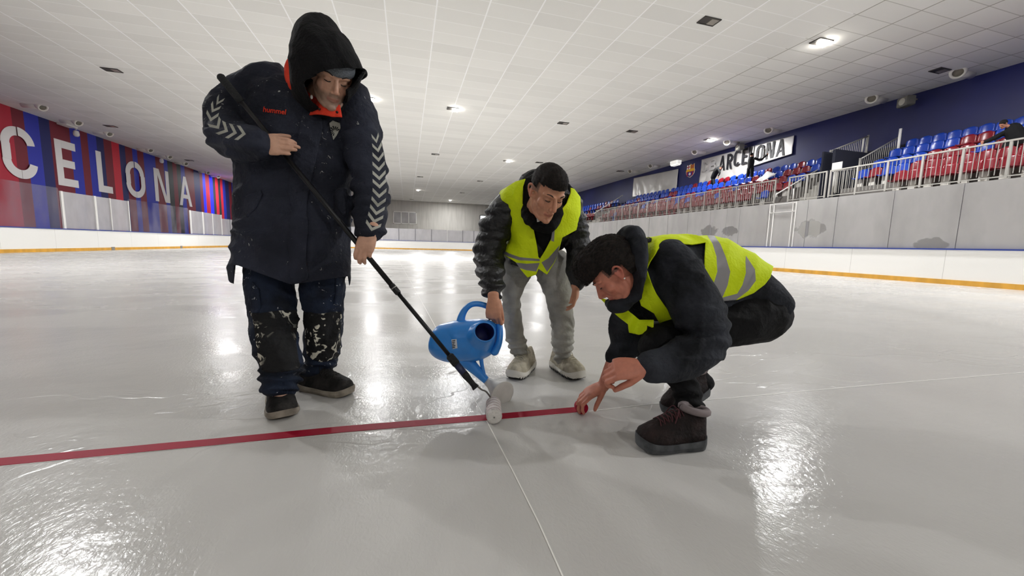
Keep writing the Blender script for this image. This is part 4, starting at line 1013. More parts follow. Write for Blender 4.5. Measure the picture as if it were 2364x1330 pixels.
# chest lettering and the shield
def word(txt, px, py, size, M3, m, target, root, parent, name='chest_lettering'):
    t = text_mesh(txt,size,0,1,.0008,.0006); mid = (max(v.co.x for v in t.vertices)+min(v.co.x for v in t.vertices))/2
    h = target.ray_cast(CAMLOC,ray(px,py).normalized()); o = h[0]; X,Yv,Z = M3
    for v in t.vertices:
        p = o+X*(v.co.x-mid)+Yv*(v.co.y-size*.3); d = (p-CAMLOC).normalized(); hh = target.ray_cast(CAMLOC,d)
        v.co = (hh[0] if hh[0] is not None else p)-d*(.004+v.co.z)
    return person_part(name,t,m,root,parent)
word('hummel',634,256,.034,(RIGHT*.99-UP*.13,UP*.98+RIGHT*.13,None),ORANGE,B1,man1,jk)
sh = decal('chest_emblem',[(760,284),(768,278),(776,281),(784,284),(785,296),(778,312),(770,323),(765,306)],B1,.006,.003,CHEV,man1,jk,step=3)
for i in range(9):
    a = R_(200+i*28-90); cx,cy = 773,303; r0, r1 = 4, 11+2*(i in (3,4,5)); da = .12
    q = [(cx+r0*math.cos(a-da),cy+r0*math.sin(a-da)),(cx+r1*math.cos(a-da),cy+r1*math.sin(a-da)),(cx+r1*math.cos(a+da),cy+r1*math.sin(a+da)),(cx+r0*math.cos(a+da),cy+r0*math.sin(a+da))]
    decal('emblem_ray',q,B1,.009,.002,NAVYD,man1,sh,step=4)
# orange collar: band behind the hood and open front flap with poppers
bm = bmesh.new(); pts = cr([P(694,128,1.86),P(674,150,1.83),P(671,172,1.81),P(680,198,1.78),P(704,216,1.76),P(730,236,1.75),P(752,250,1.745),P(780,256,1.76)],5)
add_tube(bm,pts,[.02,.024,.026,.027,.027]+[.028]*(len(pts)-10)+[.026,.024,.022,.02,.016],10)
me = solid_mesh(bm,.006,3); wrinkle(me,.004,14,(1,1,1)); col = person_part('collar',me,ORANGE,man1)
fl = decal('collar_flap',[(702,256),(720,240),(733,230),(756,238),(781,238),(785,265),(766,268),(742,264),(722,260)],None,0,.008,ORANGE,man1,col,depth=1.705)
for v in fl.data.vertices: v.co += FWD*(.00006*((project(v.co)[0]-750)**2)*.3)
bm = bmesh.new(); limb(bm,[((716,236,1.78),.03),((735,248,1.765),.04),((762,250,1.765),.04),((785,240,1.79),.035)],n=14); limb(bm,[((745,228,1.80),.062),((742,262,1.82),.072)],n=16); me = solid_mesh(bm,.006,3); person_part('neck_warmer',me,HOODB,man1)
for x,y in ((737,252),(778,259)):
    bm = bmesh.new(); ell(bm,P(x,y,1.700),(.006,.006,.006)); me = bpy.data.meshes.new('popper'); bm.to_mesh(me); bm.free(); person_part('popper',me,mat('popper_metal','#3b2320',.3,metal=.6),man1,col)
bm = bmesh.new(); ell(bm,P(719,224,1.67),(.006,.006,.009)); me = bpy.data.meshes.new('cord_stop'); bm.to_mesh(me); bm.free(); person_part('cord_stop',me,FRAMEW,man1,col)
# beanie
bm = bmesh.new(); ell(bm,(0,-.010,.056),(.084,.104,.082),HM1,None,28); me = solid_mesh(bm,.005,2)
bm = bmesh.new(); bm.from_mesh(me); Mi = HM1.inverted(); bmesh.ops.delete(bm,geom=[v for v in bm.verts if (Mi@v.co).z < .044-.22*min(0,(Mi@v.co).y+.02)],context='VERTS'); bm.to_mesh(me); bm.free()
bn = person_part('beanie',me,BEANIE,man1); bn.modifiers.new('t','SOLIDIFY').thickness = .006
bm = bmesh.new(); n = 36; R2 = []
for j,(rr,z) in enumerate(((1.0,.040),(1.06,.043),(1.075,.056),(1.05,.074),(1.0,.078))):
    R2.append([bm.verts.new(HM1@Vector((.083*rr*math.cos(2*math.pi*i/n)*(1+.012*(i%2)),-.012+.103*rr*math.sin(2*math.pi*i/n)*(1+.012*(i%2)),z+.012*math.sin(2*math.pi*i/n)*-1))) for i in range(n)])
for a,b in zip(R2,R2[1:]):
    for i in range(n): bm.faces.new((a[i],a[(i+1)%n],b[(i+1)%n],b[i]))
me = bpy.data.meshes.new('beanie_cuff'); bm.to_mesh(me); bm.free(); me.shade_smooth(); person_part('beanie_cuff',me,BEANIE,man1,bn).modifiers.new('t','SOLIDIFY').thickness = .005
# hood: big soft shell open towards the face
bm = bmesh.new()
slab(bm,[(722,58,774,60,1.73,.06),(702,80,797,84,1.72,.11),(691,108,816,116,1.71,.145),(687,140,831,146,1.70,.17),(682,170,842,170,1.71,.18),(678,196,828,196,1.75,.15),(690,222,800,214,1.80,.11)],n=30,pw=2.1,capk=.22)
me = solid_mesh(bm,.007,4); wrinkle(me,.009,6,(1,1,1),.002,30,8)
fo = smooth_poly([(726,172),(745,165),(775,158),(824,157),(843,160),(838,174),(815,204),(803,210),(800,240),(760,262),(724,244),(712,226),(698,190),(716,182),(728,174)],2)
cutout(me,fo)
hd = person_part('hood',me,HOODB,man1); hd.modifiers.new('t','SOLIDIFY').thickness = .012
# trousers, knee pads
def trousers(secs, voxel=.0075, amp=.012, sc_=7, seed=2, m=JEANS, root=man1, stretch=(1,1,1.6)):
    bm = bmesh.new()
    for s in secs: slab(bm,s,n=24,pw=2.2,capk=.25)
    me = solid_mesh(bm,voxel,4); wrinkle(me,amp,sc_,stretch,.002,34,seed); return me
me = trousers([[(578,560,690,560,1.95,.12),(573,625,677,630,1.93,.11),(576,680,677,680,1.89,.105),(584,725,676,725,1.86,.10),(591,790,681,790,1.82,.105),(602,845,691,845,1.79,.10),(608,872,689,872,1.765,.088),(611,900,681,898,1.745,.075)],
   [(683,560,797,560,1.95,.12),(695,625,799,625,1.96,.115),(702,680,789,680,1.98,.105),(709,725,786,725,2.0,.10),(710,780,783,785,2.02,.105),(708,825,779,822,2.04,.10),(697,852,770,848,2.06,.09),(701,870,765,862,2.07,.078)]])
lower_cuff(me,[(590,700,852,906,.0085,.30),(690,790,836,880,.008,.32)])
tr = person_part('work_trousers',me,[JEANS],man1); BT1 = bvh_of(tr)
decal('knee_pad',smooth_poly([(575,718),(600,723),(684,716),(686,760),(684,790),(690,830),(692,850),(660,856),(606,858),(592,800),(584,740)],2),BT1,.006,.006,KNEE,man1,tr)
decal('knee_pad',smooth_poly([(700,722),(740,726),(788,720),(786,760),(787,800),(780,826),(740,836),(708,818),(704,770)],2),BT1,.006,.006,KNEE,man1,tr)
decal('cargo_pocket',[(776,640),(797,642),(795,660),(790,700),(784,706),(774,702),(778,670)],BT1,.016,.012,JEANS,man1,tr)
decal('cargo_pocket',[(582,650),(596,668),(600,705),(594,722),(580,722),(577,700)],BT1,.012,.010,JEANS,man1,tr)
shoe(man1,'shoe',onfloor(640,918),onfloor(657,972),(SHU,SHS,LACEB),length=.31,w=.060,h=.125,sole_h=.030,lab='worn black lace-up shoe pointing to the viewer')
shoe(man1,'shoe',onfloor(693,896),onfloor(826,917),(SHU,SHS,LACEB),length=.335,w=.055,h=.115,sole_h=.034,lab='worn black shoe turned to the right')
# ================================================================ POLE WITH PAINT ROLLER, TAPE, CAN
BLKM = mat('pole_black','#101113',.35,metal=.3); GRIPM = mat('grip_black','#1b1d1f',.8,bump=.5,bscale=120); DARKM = mat('pole_blue','#1a2347',.4); WIRE = mat('roller_wire','#8c8a84',.3,metal=.9)
FLEECE = mat('roller_fleece','#e6dfdc',.95,bump=.6,bscale=160,var=.04,vscale=40); STRIPE = mat('roller_stripe','#7c3f42',.9)
PA, PB = P(510,178,1.70), P(1090,885,1.735)
def along(t): return PA.lerp(PB,t)
pole = thing('paint_roller','long black pole with a striped white paint roller rolling on the red tape','paint roller',onfloor(1141,975))
def pt(name,me,m): return person_part(name,me,m,pole)
def ptube(name,pts,r,m,n=14,par=None):
    bm = bmesh.new(); add_tube(bm,pts,r,n); me = bpy.data.meshes.new(name); bm.to_mesh(me); bm.free(); return person_part(name,me,m,pole,par)
ptube('foam_grip',[along(-.004),along(.0),along(.075),along(.082)],[.013,.0175,.0165,.012],GRIPM)
ptube('upper_pole',[along(.07),along(.685)],.0118,BLKM); ptube('joint_collar',[along(.672),along(.676),along(.70),along(.704)],[.012,.0145,.0145,.0115],BLKM)
ptube('collar_ring',[along(.683),along(.686)],.0153,mat('ring_steel','#9a9a98',.3,metal=.8)); ptube('lower_pole',[along(.69),along(.915)],.0098,BLKM)
ptube('twist_lock',[along(.905),along(.91),along(.935),along(.94)],[.012,.019,.019,.014],GRIPM); ptube('pole_sleeve',[along(.935),along(.972)],[.0165,.0165],DARKM)
ptube('roller_handle',[along(.965),along(.975),along(.99),along(1.005),along(1.015)],[.0165,.017,.0135,.013,.018],GRIPM)
ax0, ax1 = onfloor(1138,920,.036), onfloor(1141,962,.036)      # roller axis, far end to near end
d = (ax1-ax0).normalized(); ax0 = ax1-d*.145; d = (ax1-ax0).normalized()
ptube('wire_frame',cr([along(1.005),P(1100,890,1.735),P(1111,899,1.75),P(1124,906,1.80),ax0-d*.012,ax0+d*.03],6),.0042,WIRE,10)
q = d.to_track_quat('Z','Y').to_matrix().to_4x4(); q.translation = ax0
bm = bmesh.new(); prof = [(.02,0),(.033,.003)]
for k in range(29):
    z = .006+k*.0048; prof.append((.0358-.0006*(k%2),z))
prof += [(.033,.145),(.012,.147)]; add_lathe(bm,prof,q,36)
for f in bm.faces:
    c = (q.inverted()@f.calc_center_median()).z; f.material_index = 1 if any(abs(c-z) < .0025 for z in (.0132,.0420,.0708,.0996,.1284)) else 0
me = bpy.data.meshes.new('roller_sleeve'); bm.to_mesh(me); bm.free(); person_part('roller_sleeve',me,[FLEECE,STRIPE],pole)
bm = bmesh.new(); add_lathe(bm,[(.0335,.143),(.033,.150),(.026,.153),(.001,.153)],q,30); me = bpy.data.meshes.new('end_cap'); bm.to_mesh(me); bm.free(); ec = person_part('end_cap',me,mat('end_cap_white','#d9d5cf',.5,bump=.4,bscale=60),pole)
bm = bmesh.new(); add_lathe(bm,[(.0035,.150),(.0035,.156),(.001,.157)],q,12); me = bpy.data.meshes.new('axle'); bm.to_mesh(me); bm.free(); person_part('axle',me,WIRE,pole,ec)
# red tape on the ice and the roll
TAPE = mat('tape_red','#9c0a2c',.55,spec=.15,var=.06,vscale=6)
pts = []
for (ax_,ay_),(bx_,by_) in (((-160,1070),(-160,1087)),((0,1059),(0,1076)),((250,1036),(250,1052)),((500,1013),(500,1028)),((800,984),(800,998)),((1120,958.5),(1120,971.5)),((1335,940),(1335,952))):
    a, b = onfloor(ax_,ay_), onfloor(bx_,by_); pts.append((a,b))
bm = bmesh.new(); V = [(bm.verts.new(a+Vector((0,0,.0022))),bm.verts.new(b+Vector((0,0,.0022)))) for a,b in pts]
for (a,b),(c,e) in zip(V,V[1:]): bm.faces.new((a,b,e,c))
bmesh.ops.subdivide_edges(bm,edges=[e for e in bm.edges if not e.is_boundary or e.calc_length()>.1],cuts=10,use_grid_fill=True)
for v in bm.verts: v.co.z += .0008*noise.noise(v.co*6)
o = obj('red_tape',bm,TAPE); o.modifiers.new('t','SOLIDIFY').thickness = .0012; tag(o,'long strip of red tape stuck across the wet ice to the roll','tape')
rc = onfloor(1341,952)+Vector((0,0,.0)); d = Vector((0,-1,0)).lerp(V3(0,0,-1),.6); d.z = 0; d.normalize()
t = thing('tape_roll','small roll of red tape held upright by a hand at the end of the strip','tape roll',onfloor(1341,953))
q = d.to_track_quat('Z','Y').to_matrix().to_4x4(); q.translation = Vector((0,0,.030))
bm = bmesh.new(); add_lathe(bm,[(.0105,-.019),(.0295,-.019),(.0295,.019),(.0285,.0198),(.0105,.0198)],q,40,cap=False); obj('tape_coil',bm,TAPE,t)
bm = bmesh.new(); add_lathe(bm,[(.001,.014),(.0105,.014),(.0105,.0202),(.0085,.0202),(.0085,.016)],q,24,cap=False); obj('core',bm,mat('core_dark','#7a0c24',.5),t)
# scored guide lines
LINE = mat('line_white','#f6f4ee',.5)
def gline(label, pp, w):
    P_ = [onfloor(x,y) for x,y in pp]; bm = bmesh.new(); vv = []
    for i,p in enumerate(P_):
        dd = (P_[min(i+1,len(P_)-1)]-P_[max(i-1,0)]).normalized(); s = Vector((-dd.y,dd.x,0))*w; vv.append((bm.verts.new(p+s+Vector((0,0,.001))),bm.verts.new(p-s+Vector((0,0,.001)))))
    for (a,b),(c,e) in zip(vv,vv[1:]): bm.faces.new((a,b,e,c))
    bmesh.ops.recalc_face_normals(bm,faces=bm.faces[:]); return tag(obj('guide_line',bm,LINE),label,'line')
gline('thin white guide line running down the ice away from the viewer',[(1312,1360),(1245,1210),(1185,1090),(1125,975),(1085,905),(1055,852),(1000,745),(960,672),(918,598)],.0022)
gline('thin white guide line running right from the tape roll',[(1360,950),(1500,933),(1675,920),(2000,890),(2364,860),(2700,832),(3300,782)],.0028)
gline('thin white edge line along the near side of the red tape',[(-160,1089),(0,1077),(500,1028),(1120,972),(1340,952)],.0014)
# ================================================================ WATERING CAN
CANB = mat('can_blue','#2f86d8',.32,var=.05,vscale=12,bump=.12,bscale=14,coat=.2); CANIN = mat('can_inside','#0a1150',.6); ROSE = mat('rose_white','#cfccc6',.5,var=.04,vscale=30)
can = thing('watering_can','blue plastic watering can with white rose, tipped by the bending man','watering can',P(1078,785,1.98))
def cpart(name, bm, m, voxel=None, smooth=3, par=None):
    if voxel: me = solid_mesh(bm,voxel,smooth)
    else:
        me = bpy.data.meshes.new(name); bmesh.ops.recalc_face_normals(bm,faces=bm.faces[:]); bm.to_mesh(me); bm.free(); me.shade_smooth()
    return person_part(name,me,m,can,par)
D0 = 1.98
bm = bmesh.new()
slab(bm,[(1030,748,1008,820,D0+.03,.088),(1036,744,1016,829,D0+.02,.10),(1056,739,1040,836,D0+.01,.108),(1090,737,1075,836,D0-.01,.108),(1116,736,1108,832,D0-.03,.105),(1132,742,1126,822,D0-.05,.09)],n=36,pw=2.3,capk=.12)
# collar of the filling mouth, turned up towards the viewer
mouth = P(1119,766,D0-.15); mz = (-FWD*.80+UP*.38+RIGHT*.30).normalized(); mx = mz.cross(UP).normalized(); my = mz.cross(mx).normalized()
loft(bm,[mouth-mz*.09,mouth-mz*.045,mouth],[mx*.078,mx*.066,mx*.056],[.076,.063,.052],n=28,capk=.05)
me = solid_mesh(bm,.0045,5)
# open the mouth
bm = bmesh.new(); bm.from_mesh(me)
bmesh.ops.delete(bm,geom=[v for v in bm.verts if (v.co-mouth).dot(mz) > -.012 and ((v.co-mouth)-mz*(v.co-mouth).dot(mz)).length < .0475],context='VERTS'); bm.to_mesh(me); bm.free()
body = person_part('can_body',me,CANB,can)
bm = bmesh.new(); n = 32
rings = [[bm.verts.new(mouth+mz*h+(mx*math.cos(2*math.pi*i/n)*.0515+my*math.sin(2*math.pi*i/n)*.048)*r) for i in range(n)] for h,r in ((.002,1.06),(.006,1.0),(.0,.93),(-.05,.9),(-.09,.75),(-.095,.01))]
for a,b in zip(rings,rings[1:]):
    for i in range(n): bm.faces.new((a[i],a[(i+1)%n],b[(i+1)%n],b[i]))
bmesh.ops.recalc_face_normals(bm,faces=bm.faces[:]); bmesh.ops.reverse_faces(bm,faces=bm.faces[:])
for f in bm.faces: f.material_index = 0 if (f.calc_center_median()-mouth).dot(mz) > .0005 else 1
me = bpy.data.meshes.new('mouth'); bm.to_mesh(me); bm.free(); me.shade_smooth(); person_part('mouth',me,[CANB,CANIN],can,body)
bm = bmesh.new(); limb(bm,[((1063,748,D0-.01),.026),((1066,730,D0-.01),.020),((1076,712,D0-.01),.0165),((1092,702,D0-.01),.0155),((1112,703,D0+.005),.0155),((1132,712,D0+.01),.0155),((1147,732,D0+.005),.0165),((1154,760,D0-.02),.017),((1152,790,D0-.04),.018),((1142,812,D0-.04),.022)],n=16); cpart('handle',bm,CANB,.004,3)
bm = bmesh.new(); limb(bm,[((1066,824,D0-.02),.05),((1082,838,D0-.02),.036),((1104,860,D0-.02),.026),((1124,880,D0-.02),.0195)],n=18); sp = cpart('spout',bm,CANB,.004,3)
bm = bmesh.new(); limb(bm,[((1110,824,D0-.02),.012),((1113,845,D0-.02),.010),((1119,872,D0-.02),.010)],n=10); cpart('spout_brace',bm,CANB)
bm = bmesh.new(); c0 = P(1125,880,D0-.02); c1 = P(1171,909,D0-.05); dz = (c1-c0).normalized(); fx = (RIGHT*.35+UP*.9-FWD*.1).normalized()
nz_ = (RIGHT*.60-UP*.22-FWD*.76).normalized(); fx = (UP-nz_*UP.dot(nz_)).normalized(); fy = nz_.cross(fx); c1 = P(1160,911,D0-.07); n = 32
rs = [[bm.verts.new(c0.lerp(c1,t)+(fx*math.cos(2*math.pi*i/n)*1.0+fy*math.sin(2*math.pi*i/n))*r) for i in range(n)] for t,r in ((0,.0215),(.25,.025),(.6,.042),(.93,.066),(1.0,.070),(1.03,.068),(1.06,.05),(1.07,.001))]
for a,b in zip(rs,rs[1:]):
    for i in range(n): bm.faces.new((a[i],a[(i+1)%n],b[(i+1)%n],b[i]))
bm.faces.new(rs[0][::-1]); cpart('rose',bm,ROSE,None,0,None)
BC = bvh_of(body)
st = decal('price_sticker',[(1042,784),(1054,783),(1056,804),(1045,806)],BC,.003,.001,mat('sticker_white','#cfd3d8',.5),can,body,step=5)
for i in range(5): decal('sticker_print',[(1044,786+4*i),(1051-(i%3),785+4*i),(1051-(i%3),787+4*i),(1044,788+4*i)],BC,.005,.001,mat('sticker_ink','#28303a',.6),can,st,step=5)
# ================================================================ BENDING MAN WITH THE WATERING CAN
PUFF = cloth_mat('puffer_black','#050506','#0f1012',.5,50,.5,'#8a8a86',spot_s=50,spot_t=.72,sheen=.0,spec=.5); HOODY = cloth_mat('hoodie_black','#070708','#0c0c0d',.9,90,.4,sheen=.0)
GREYJ = cloth_mat('sweat_grey','#918f88','#b3b1a9',.9,80,.3,sheen=0,vscale=9)
SH2 = cloth_mat('trainer_beige','#a39b87','#c9c1ae',.8,80,.4,vscale=24,sheen=0); SS2 = zigzag_sole('trainer_sole'); LA2 = mat('lace_beige','#c9c1ab',.8)
man2 = thing('person','bending man in yellow vest and grey joggers holding the blue watering can','person',onfloor(1265,870),0)
HM2 = head_at(1281,490,1.83, RIGHT*.33-UP*.68-FWD*.66, UP*.78+RIGHT*.27-FWD*.6, 1.06)
bm = bmesh.new(); head(bm,HM2)
limb(bm,[((1268,440,2.02),.055),((1255,470,2.12),.08)],n=16)
slab(bm,[(1195,450,1315,455,2.12,.08),(1195,540,1300,540,2.20,.09),(1190,585,1285,585,2.30,.08)],n=18)
for a in ([(1190,460,2.12),(1135,560,2.16),(1135,640,2.05),(1139,690,1.95)],[(1308,468,2.16),(1334,560,2.15),(1332,620,2.12),(1330,662,2.10)]): limb(bm,list(zip(a,(.05,.045,.036,.028))),n=14)
for a in ([(1192,625,2.36),(1182,690,2.34),(1188,760,2.37),(1203,815,2.42)],[(1276,625,2.36),(1290,700,2.36),(1298,770,2.39),(1297,830,2.42)]): limb(bm,list(zip(a,(.045,.045,.04,.038))),n=14)
hand(bm,P(1139,692,1.935),-UP*.97+RIGHT*.03-FWD*.05,-FWD*.93-RIGHT*.2,RIGHT,[(40,62,30),(55,75,40),(58,78,40),(60,75,40)],(12,25,10),1.05,.02)
hand(bm,P(1331,658,2.11),-UP*.97-RIGHT*.04,RIGHT*.9-FWD*.35,-FWD*.9-RIGHT*.3,[(14,25,15),(18,30,18),(22,32,20),(26,34,22)],(14,10,8),.86,.0)
me = solid_mesh(bm,.0036,4); tint_head(me,HM2,'#b98468','#a3604f',None,'#6d5a50','#b96f58')
person_part('body',me,SKIN,man2); face_bits(HM2,man2)
def cut2(p): return p.z > .050+(.012 if p.y > .06 else 0)+max(0,abs(p.x)-.05)*.4 or (p.y < .02 and p.z > .026) or (p.y < -.05 and p.z > -.02)
hair(HM2,man2,[((0,-.012,.045),(.079,.100,.092)),((0,.02,.06),(.070,.078,.078))],cut2,6000,.006,2,.002,(0,.9,.0))
# puffer jacket with hood round the neck
bm = bmesh.new()
slab(bm,[(1190,430,1312,438,2.10,.10),(1165,460,1328,462,2.12,.12),(1182,510,1326,512,2.15,.125),(1182,550,1312,550,2.18,.13),(1176,572,1290,570,2.21,.12)],n=28,pw=2.2)
limb(bm,[((1188,466,2.12),.092),((1152,515,2.13),.094),((1132,560,2.14),.088),((1130,600,2.12),.082),((1135,640,2.04),.070),((1138,670,1.985),.056)],n=20)
limb(bm,[((1312,466,2.12),.072),((1327,520,2.14),.070),((1334,570,2.15),.068),((1332,620,2.13),.060),((1331,650,2.11),.048)],n=20)
me = solid_mesh(bm,.0075,4); wrinkle(me,.013,6,(1,1,2.2),.002,30,5)
lower_cuff(me,[(1090,1182,480,690,.0055,.22)]); jk2 = person_part('puffer_jacket',me,PUFF,man2)
bm = bmesh.new(); limb(bm,[((1222,505,1.98),.034),((1214,470,2.02),.040),((1216,434,2.05),.046),((1236,418,2.08),.056),((1270,425,2.10),.055),((1308,445,2.10),.045)],n=18)
limb(bm,[((1222,500,2.01),.028),((1240,520,1.995),.030),((1266,525,1.99),.030),((1284,512,2.0),.024)],n=16)
slab(bm,[(1222,500,1305,490,2.02,.06),(1230,550,1290,545,2.08,.05),(1240,575,1262,572,2.13,.05)],n=18)
me = solid_mesh(bm,.006,4); wrinkle(me,.006,9,(1,1,1),.0015,40,6); hd2 = person_part('hood',me,HOODY,man2); BH2 = bvh_of(hd2)
decal('zip_pull',[(1238,498),(1244,497),(1246,511),(1240,512)],BH2,.004,.003,FRAMEW,man2,hd2,step=5)
# hi-vis vest: hollow shell with open front
bm = bmesh.new()
slab(bm,[(1190,414,1326,428,2.10,.125),(1153,447,1338,452,2.11,.145),(1170,500,1338,505,2.14,.15),(1174,545,1326,545,2.17,.152),(1158,578,1300,570,2.21,.152),(1154,605,1292,605,2.25,.15),(1150,650,1292,650,2.28,.15)],n=32,pw=2.4,capk=.12)
me = solid_mesh(bm,.0075,5); wrinkle(me,.008,7,(1,1,.8),.001,30,9)
keep_only(me,[(1215,412),(1190,419),(1150,444),(1140,470),(1172,520),(1160,562),(1154,583),(1190,605),(1204,625),(1218,641),(1238,634),(1243,621),(1263,634),(1281,605),(1292,572),(1298,549),(1331,531),(1342,505),(1340,455),(1326,436),(1300,428),(1270,410)])
cutout(me,[(1216,402),(1207,430),(1206,470),(1222,497),(1232,530),(1240,570),(1243,594),(1247,598),(1258,580),(1272,553),(1276,530),(1283,500),(1308,470),(1318,445),(1318,420),(1270,400)])
for q in ([(1150,571),(1175,585),(1200,594),(1246,598),(1246,603),(1198,601),(1172,592),(1150,579)],[(1188,606),(1215,609),(1246,607),(1238,627),(1215,624),(1200,619)],[(1250,606),(1266,596),(1292,566),(1288,585),(1279,606),(1263,628)],[(1275,510),(1282,508),(1279,558),(1272,556)]): paint(me,q,1)
vs = person_part('safety_vest',me,[HIVIS,REFB],man2); vs.modifiers.new('t','SOLIDIFY').thickness = .005
me = trousers([[(1156,592,1240,598,2.33,.13),(1157,630,1226,636,2.335,.12),(1158,655,1212,660,2.335,.105),(1160,694,1203,694,2.335,.095),(1163,721,1202,721,2.34,.088),(1168,775,1210,775,2.37,.085),(1175,797,1217,800,2.39,.08),(1184,815,1221,818,2.41,.06)],
   [(1224,598,1312,592,2.33,.13),(1234,632,1315,628,2.335,.125),(1250,664,1319,660,2.335,.115),(1262,694,1321,694,2.335,.105),(1272,748,1324,748,2.36,.10),(1275,792,1321,792,2.39,.095),(1277,812,1317,812,2.41,.085),(1281,830,1312,830,2.42,.06)]],.0075,.009,8,4,root=man2)
lower_cuff(me,[(1165,1230,780,822,.006,.4),(1270,1325,785,835,.006,.35)])
person_part('joggers',me,[GREYJ],man2)
shoe(man2,'trainer',onfloor(1226,846),onfloor(1178,884),(SH2,SS2,LA2),length=.315,w=.058,h=.115,sole_h=.042,chunky=True,lab='beige running shoe pointing left')
shoe(man2,'trainer',onfloor(1276,846),onfloor(1350,886),(SH2,SS2,LA2),length=.315,w=.058,h=.115,sole_h=.042,chunky=True,lab='beige running shoe pointing right')
# ================================================================ CROUCHING MAN WITH THE TAPE
FLC = cloth_mat('fleece_charcoal','#14161a','#34373e',.9,45,.55,'#3c3e42',spot_s=20,spot_t=.74,sheen=.1,vscale=8); BLKT = cloth_mat('trousers_black','#060607','#0c0c0e',.85,60,.3,sheen=.05)
BOOT = cloth_mat('boot_dark','#17100f','#2b1e1c',.75,80,.5,vscale=20); BOOTS = mat('boot_sole','#2f3134',.6,col2='#55585a',vscale=18); LA3 = mat('lace_red','#4d2429',.8); PADM = mat('ankle_grey','#7d7272',.8)
man3 = thing('person','crouching man in yellow vest and black clothes sticking red tape to the ice','person',onfloor(1570,1000),0)
HM3 = head_at(1385,690,1.66, RIGHT*-.60-UP*.68+FWD*.26, RIGHT*-.74+UP*.64+FWD*.06, 1.06)
bm = bmesh.new(); head(bm,HM3,False)
limb(bm,[((1432,622,1.72),.055),((1480,630,1.77),.07)],n=16)
slab(bm,[(1485,570,1480,680,1.77,.10),(1600,570,1590,690,1.80,.11),(1740,640,1700,730,1.82,.12)],n=18)
for a in ([(1520,615,1.68),(1625,785,1.56),(1560,828,1.52),(1484,848,1.49)],[(1480,660,1.88),(1440,790,1.86),(1415,840,1.82),(1393,892,1.80)]): limb(bm,list(zip(a,(.05,.045,.036,.028))),n=14)
for a in ([(1735,720,1.76),(1512,802,1.67),(1575,885,1.63),(1588,955,1.60)],[(1735,715,1.95),(1498,790,1.93),(1565,845,1.92),(1620,890,1.91)]): limb(bm,list(zip(a,(.08,.045,.04,.04))),n=14)
hand(bm,P(1482,848,1.47),-RIGHT*.99-UP*.10+FWD*.05,UP*.62-FWD*.75,-UP*.8-FWD*.5,[(42,62,40),(48,66,40),(52,68,40),(55,66,40)],(25,35,20),1.18,.0)
hand(bm,P(1392,890,1.80),-RIGHT*.86-UP*.50-FWD*.02,UP*.82-RIGHT*.40-FWD*.35,-FWD*.75-UP*.3,[(16,42,28),(14,40,28),(12,38,28),(12,36,24)],(16,36,14),1.02,.03)
me = solid_mesh(bm,.0036,4); tint_head(me,HM3,'#b5735e','#9c5146',None,'#3a2a25','#b05c4c')
person_part('body',me,SKIN,man3); face_bits(HM3,man3)
Xs = 1 if (HM3.to_3x3()@Vector((1,0,0))).dot(FWD) < 0 else -1
bm = bmesh.new(); ell(bm,(Xs*.083,-.012,-.030),(.0035,.0035,.0035),HM3); me = bpy.data.meshes.new('earring'); bm.to_mesh(me); bm.free(); person_part('earring',me,mat('pearl','#f4f1e8',.2),man3)
def cut3(p): return p.z > .046+max(0,abs(p.x)-.06)*.3 or (p.y < .02 and p.z > .016) or (p.y < -.04 and p.z > -.045)
hair(HM3,man3,[((0,-.016,.052),(.089,.112,.106)),((0,.040,.082),(.078,.084,.084)),((0,-.04,.0),(.076,.078,.078))],cut3,7500,.010,4,.005,(0,1,.0))
bm = bmesh.new()
slab(bm,[(1490,562,1466,690,1.77,.12),(1530,550,1500,735,1.77,.17),(1600,549,1580,738,1.79,.175),(1660,562,1640,733,1.80,.175),(1718,596,1692,722,1.81,.17),(1765,640,1732,735,1.81,.165),(1796,680,1762,745,1.81,.15)],n=28,pw=2.2,capk=.10)
limb(bm,[((1545,606,1.68),.105),((1572,650,1.63),.108),((1605,705,1.59),.104),((1627,755,1.56),.094),((1628,792,1.54),.086),((1595,820,1.52),.080),((1545,838,1.50),.068),((1505,846,1.485),.058)],n=22)
limb(bm,[((1480,655,1.86),.10),((1452,730,1.86),.085),((1446,775,1.85),.080),((1438,805,1.84),.068),((1424,822,1.82),.055)],n=18)
me = solid_mesh(bm,.0075,4); wrinkle(me,.017,5.0,(1,1,1),.003,26,11,mask=lambda c:.25 if (project(c)[0] > 1625 or project(c)[1] < 600) else 1); lower_cuff(me,[(1560,1690,700,830,.006,.16)])
jk3 = person_part('fleece_jacket',me,FLC,man3)
bm = bmesh.new()
slab(bm,[(1420,556,1462,541,1.70,.08),(1430,580,1481,552,1.68,.15),(1440,612,1480,602,1.67,.165),(1443,648,1472,652,1.66,.15),(1438,676,1468,690,1.66,.12),(1412,690,1446,712,1.66,.08)],n=24,pw=2.1,capk=.2)
limb(bm,[((1406,702,1.71),.022),((1416,706,1.65),.030),((1440,700,1.62),.034),((1460,676,1.62),.034)],n=14)
me = solid_mesh(bm,.006,4); wrinkle(me,.007,9,(1,1,1),.002,40,12); person_part('hood',me,FLC,man3)
bm = bmesh.new()
slab(bm,[(1487,547,1450,712,1.765,.165),(1530,544,1500,745,1.78,.19),(1600,543,1580,750,1.80,.195),(1660,553,1642,745,1.81,.195),(1718,588,1700,735,1.815,.19),(1765,628,1745,700,1.815,.18),(1800,660,1775,720,1.815,.16)],n=32,pw=2.3,capk=.08)
me = solid_mesh(bm,.0075,5); wrinkle(me,.008,7,(1,1,1),.001,30,13)
keep_only(me,[(1482,535),(1480,604),(1470,648),(1471,678),(1480,706),(1510,724),(1525,752),(1560,737),(1600,700),(1658,697),(1704,692),(1740,677),(1766,657),(1779,640),(1790,600),(1740,530)])
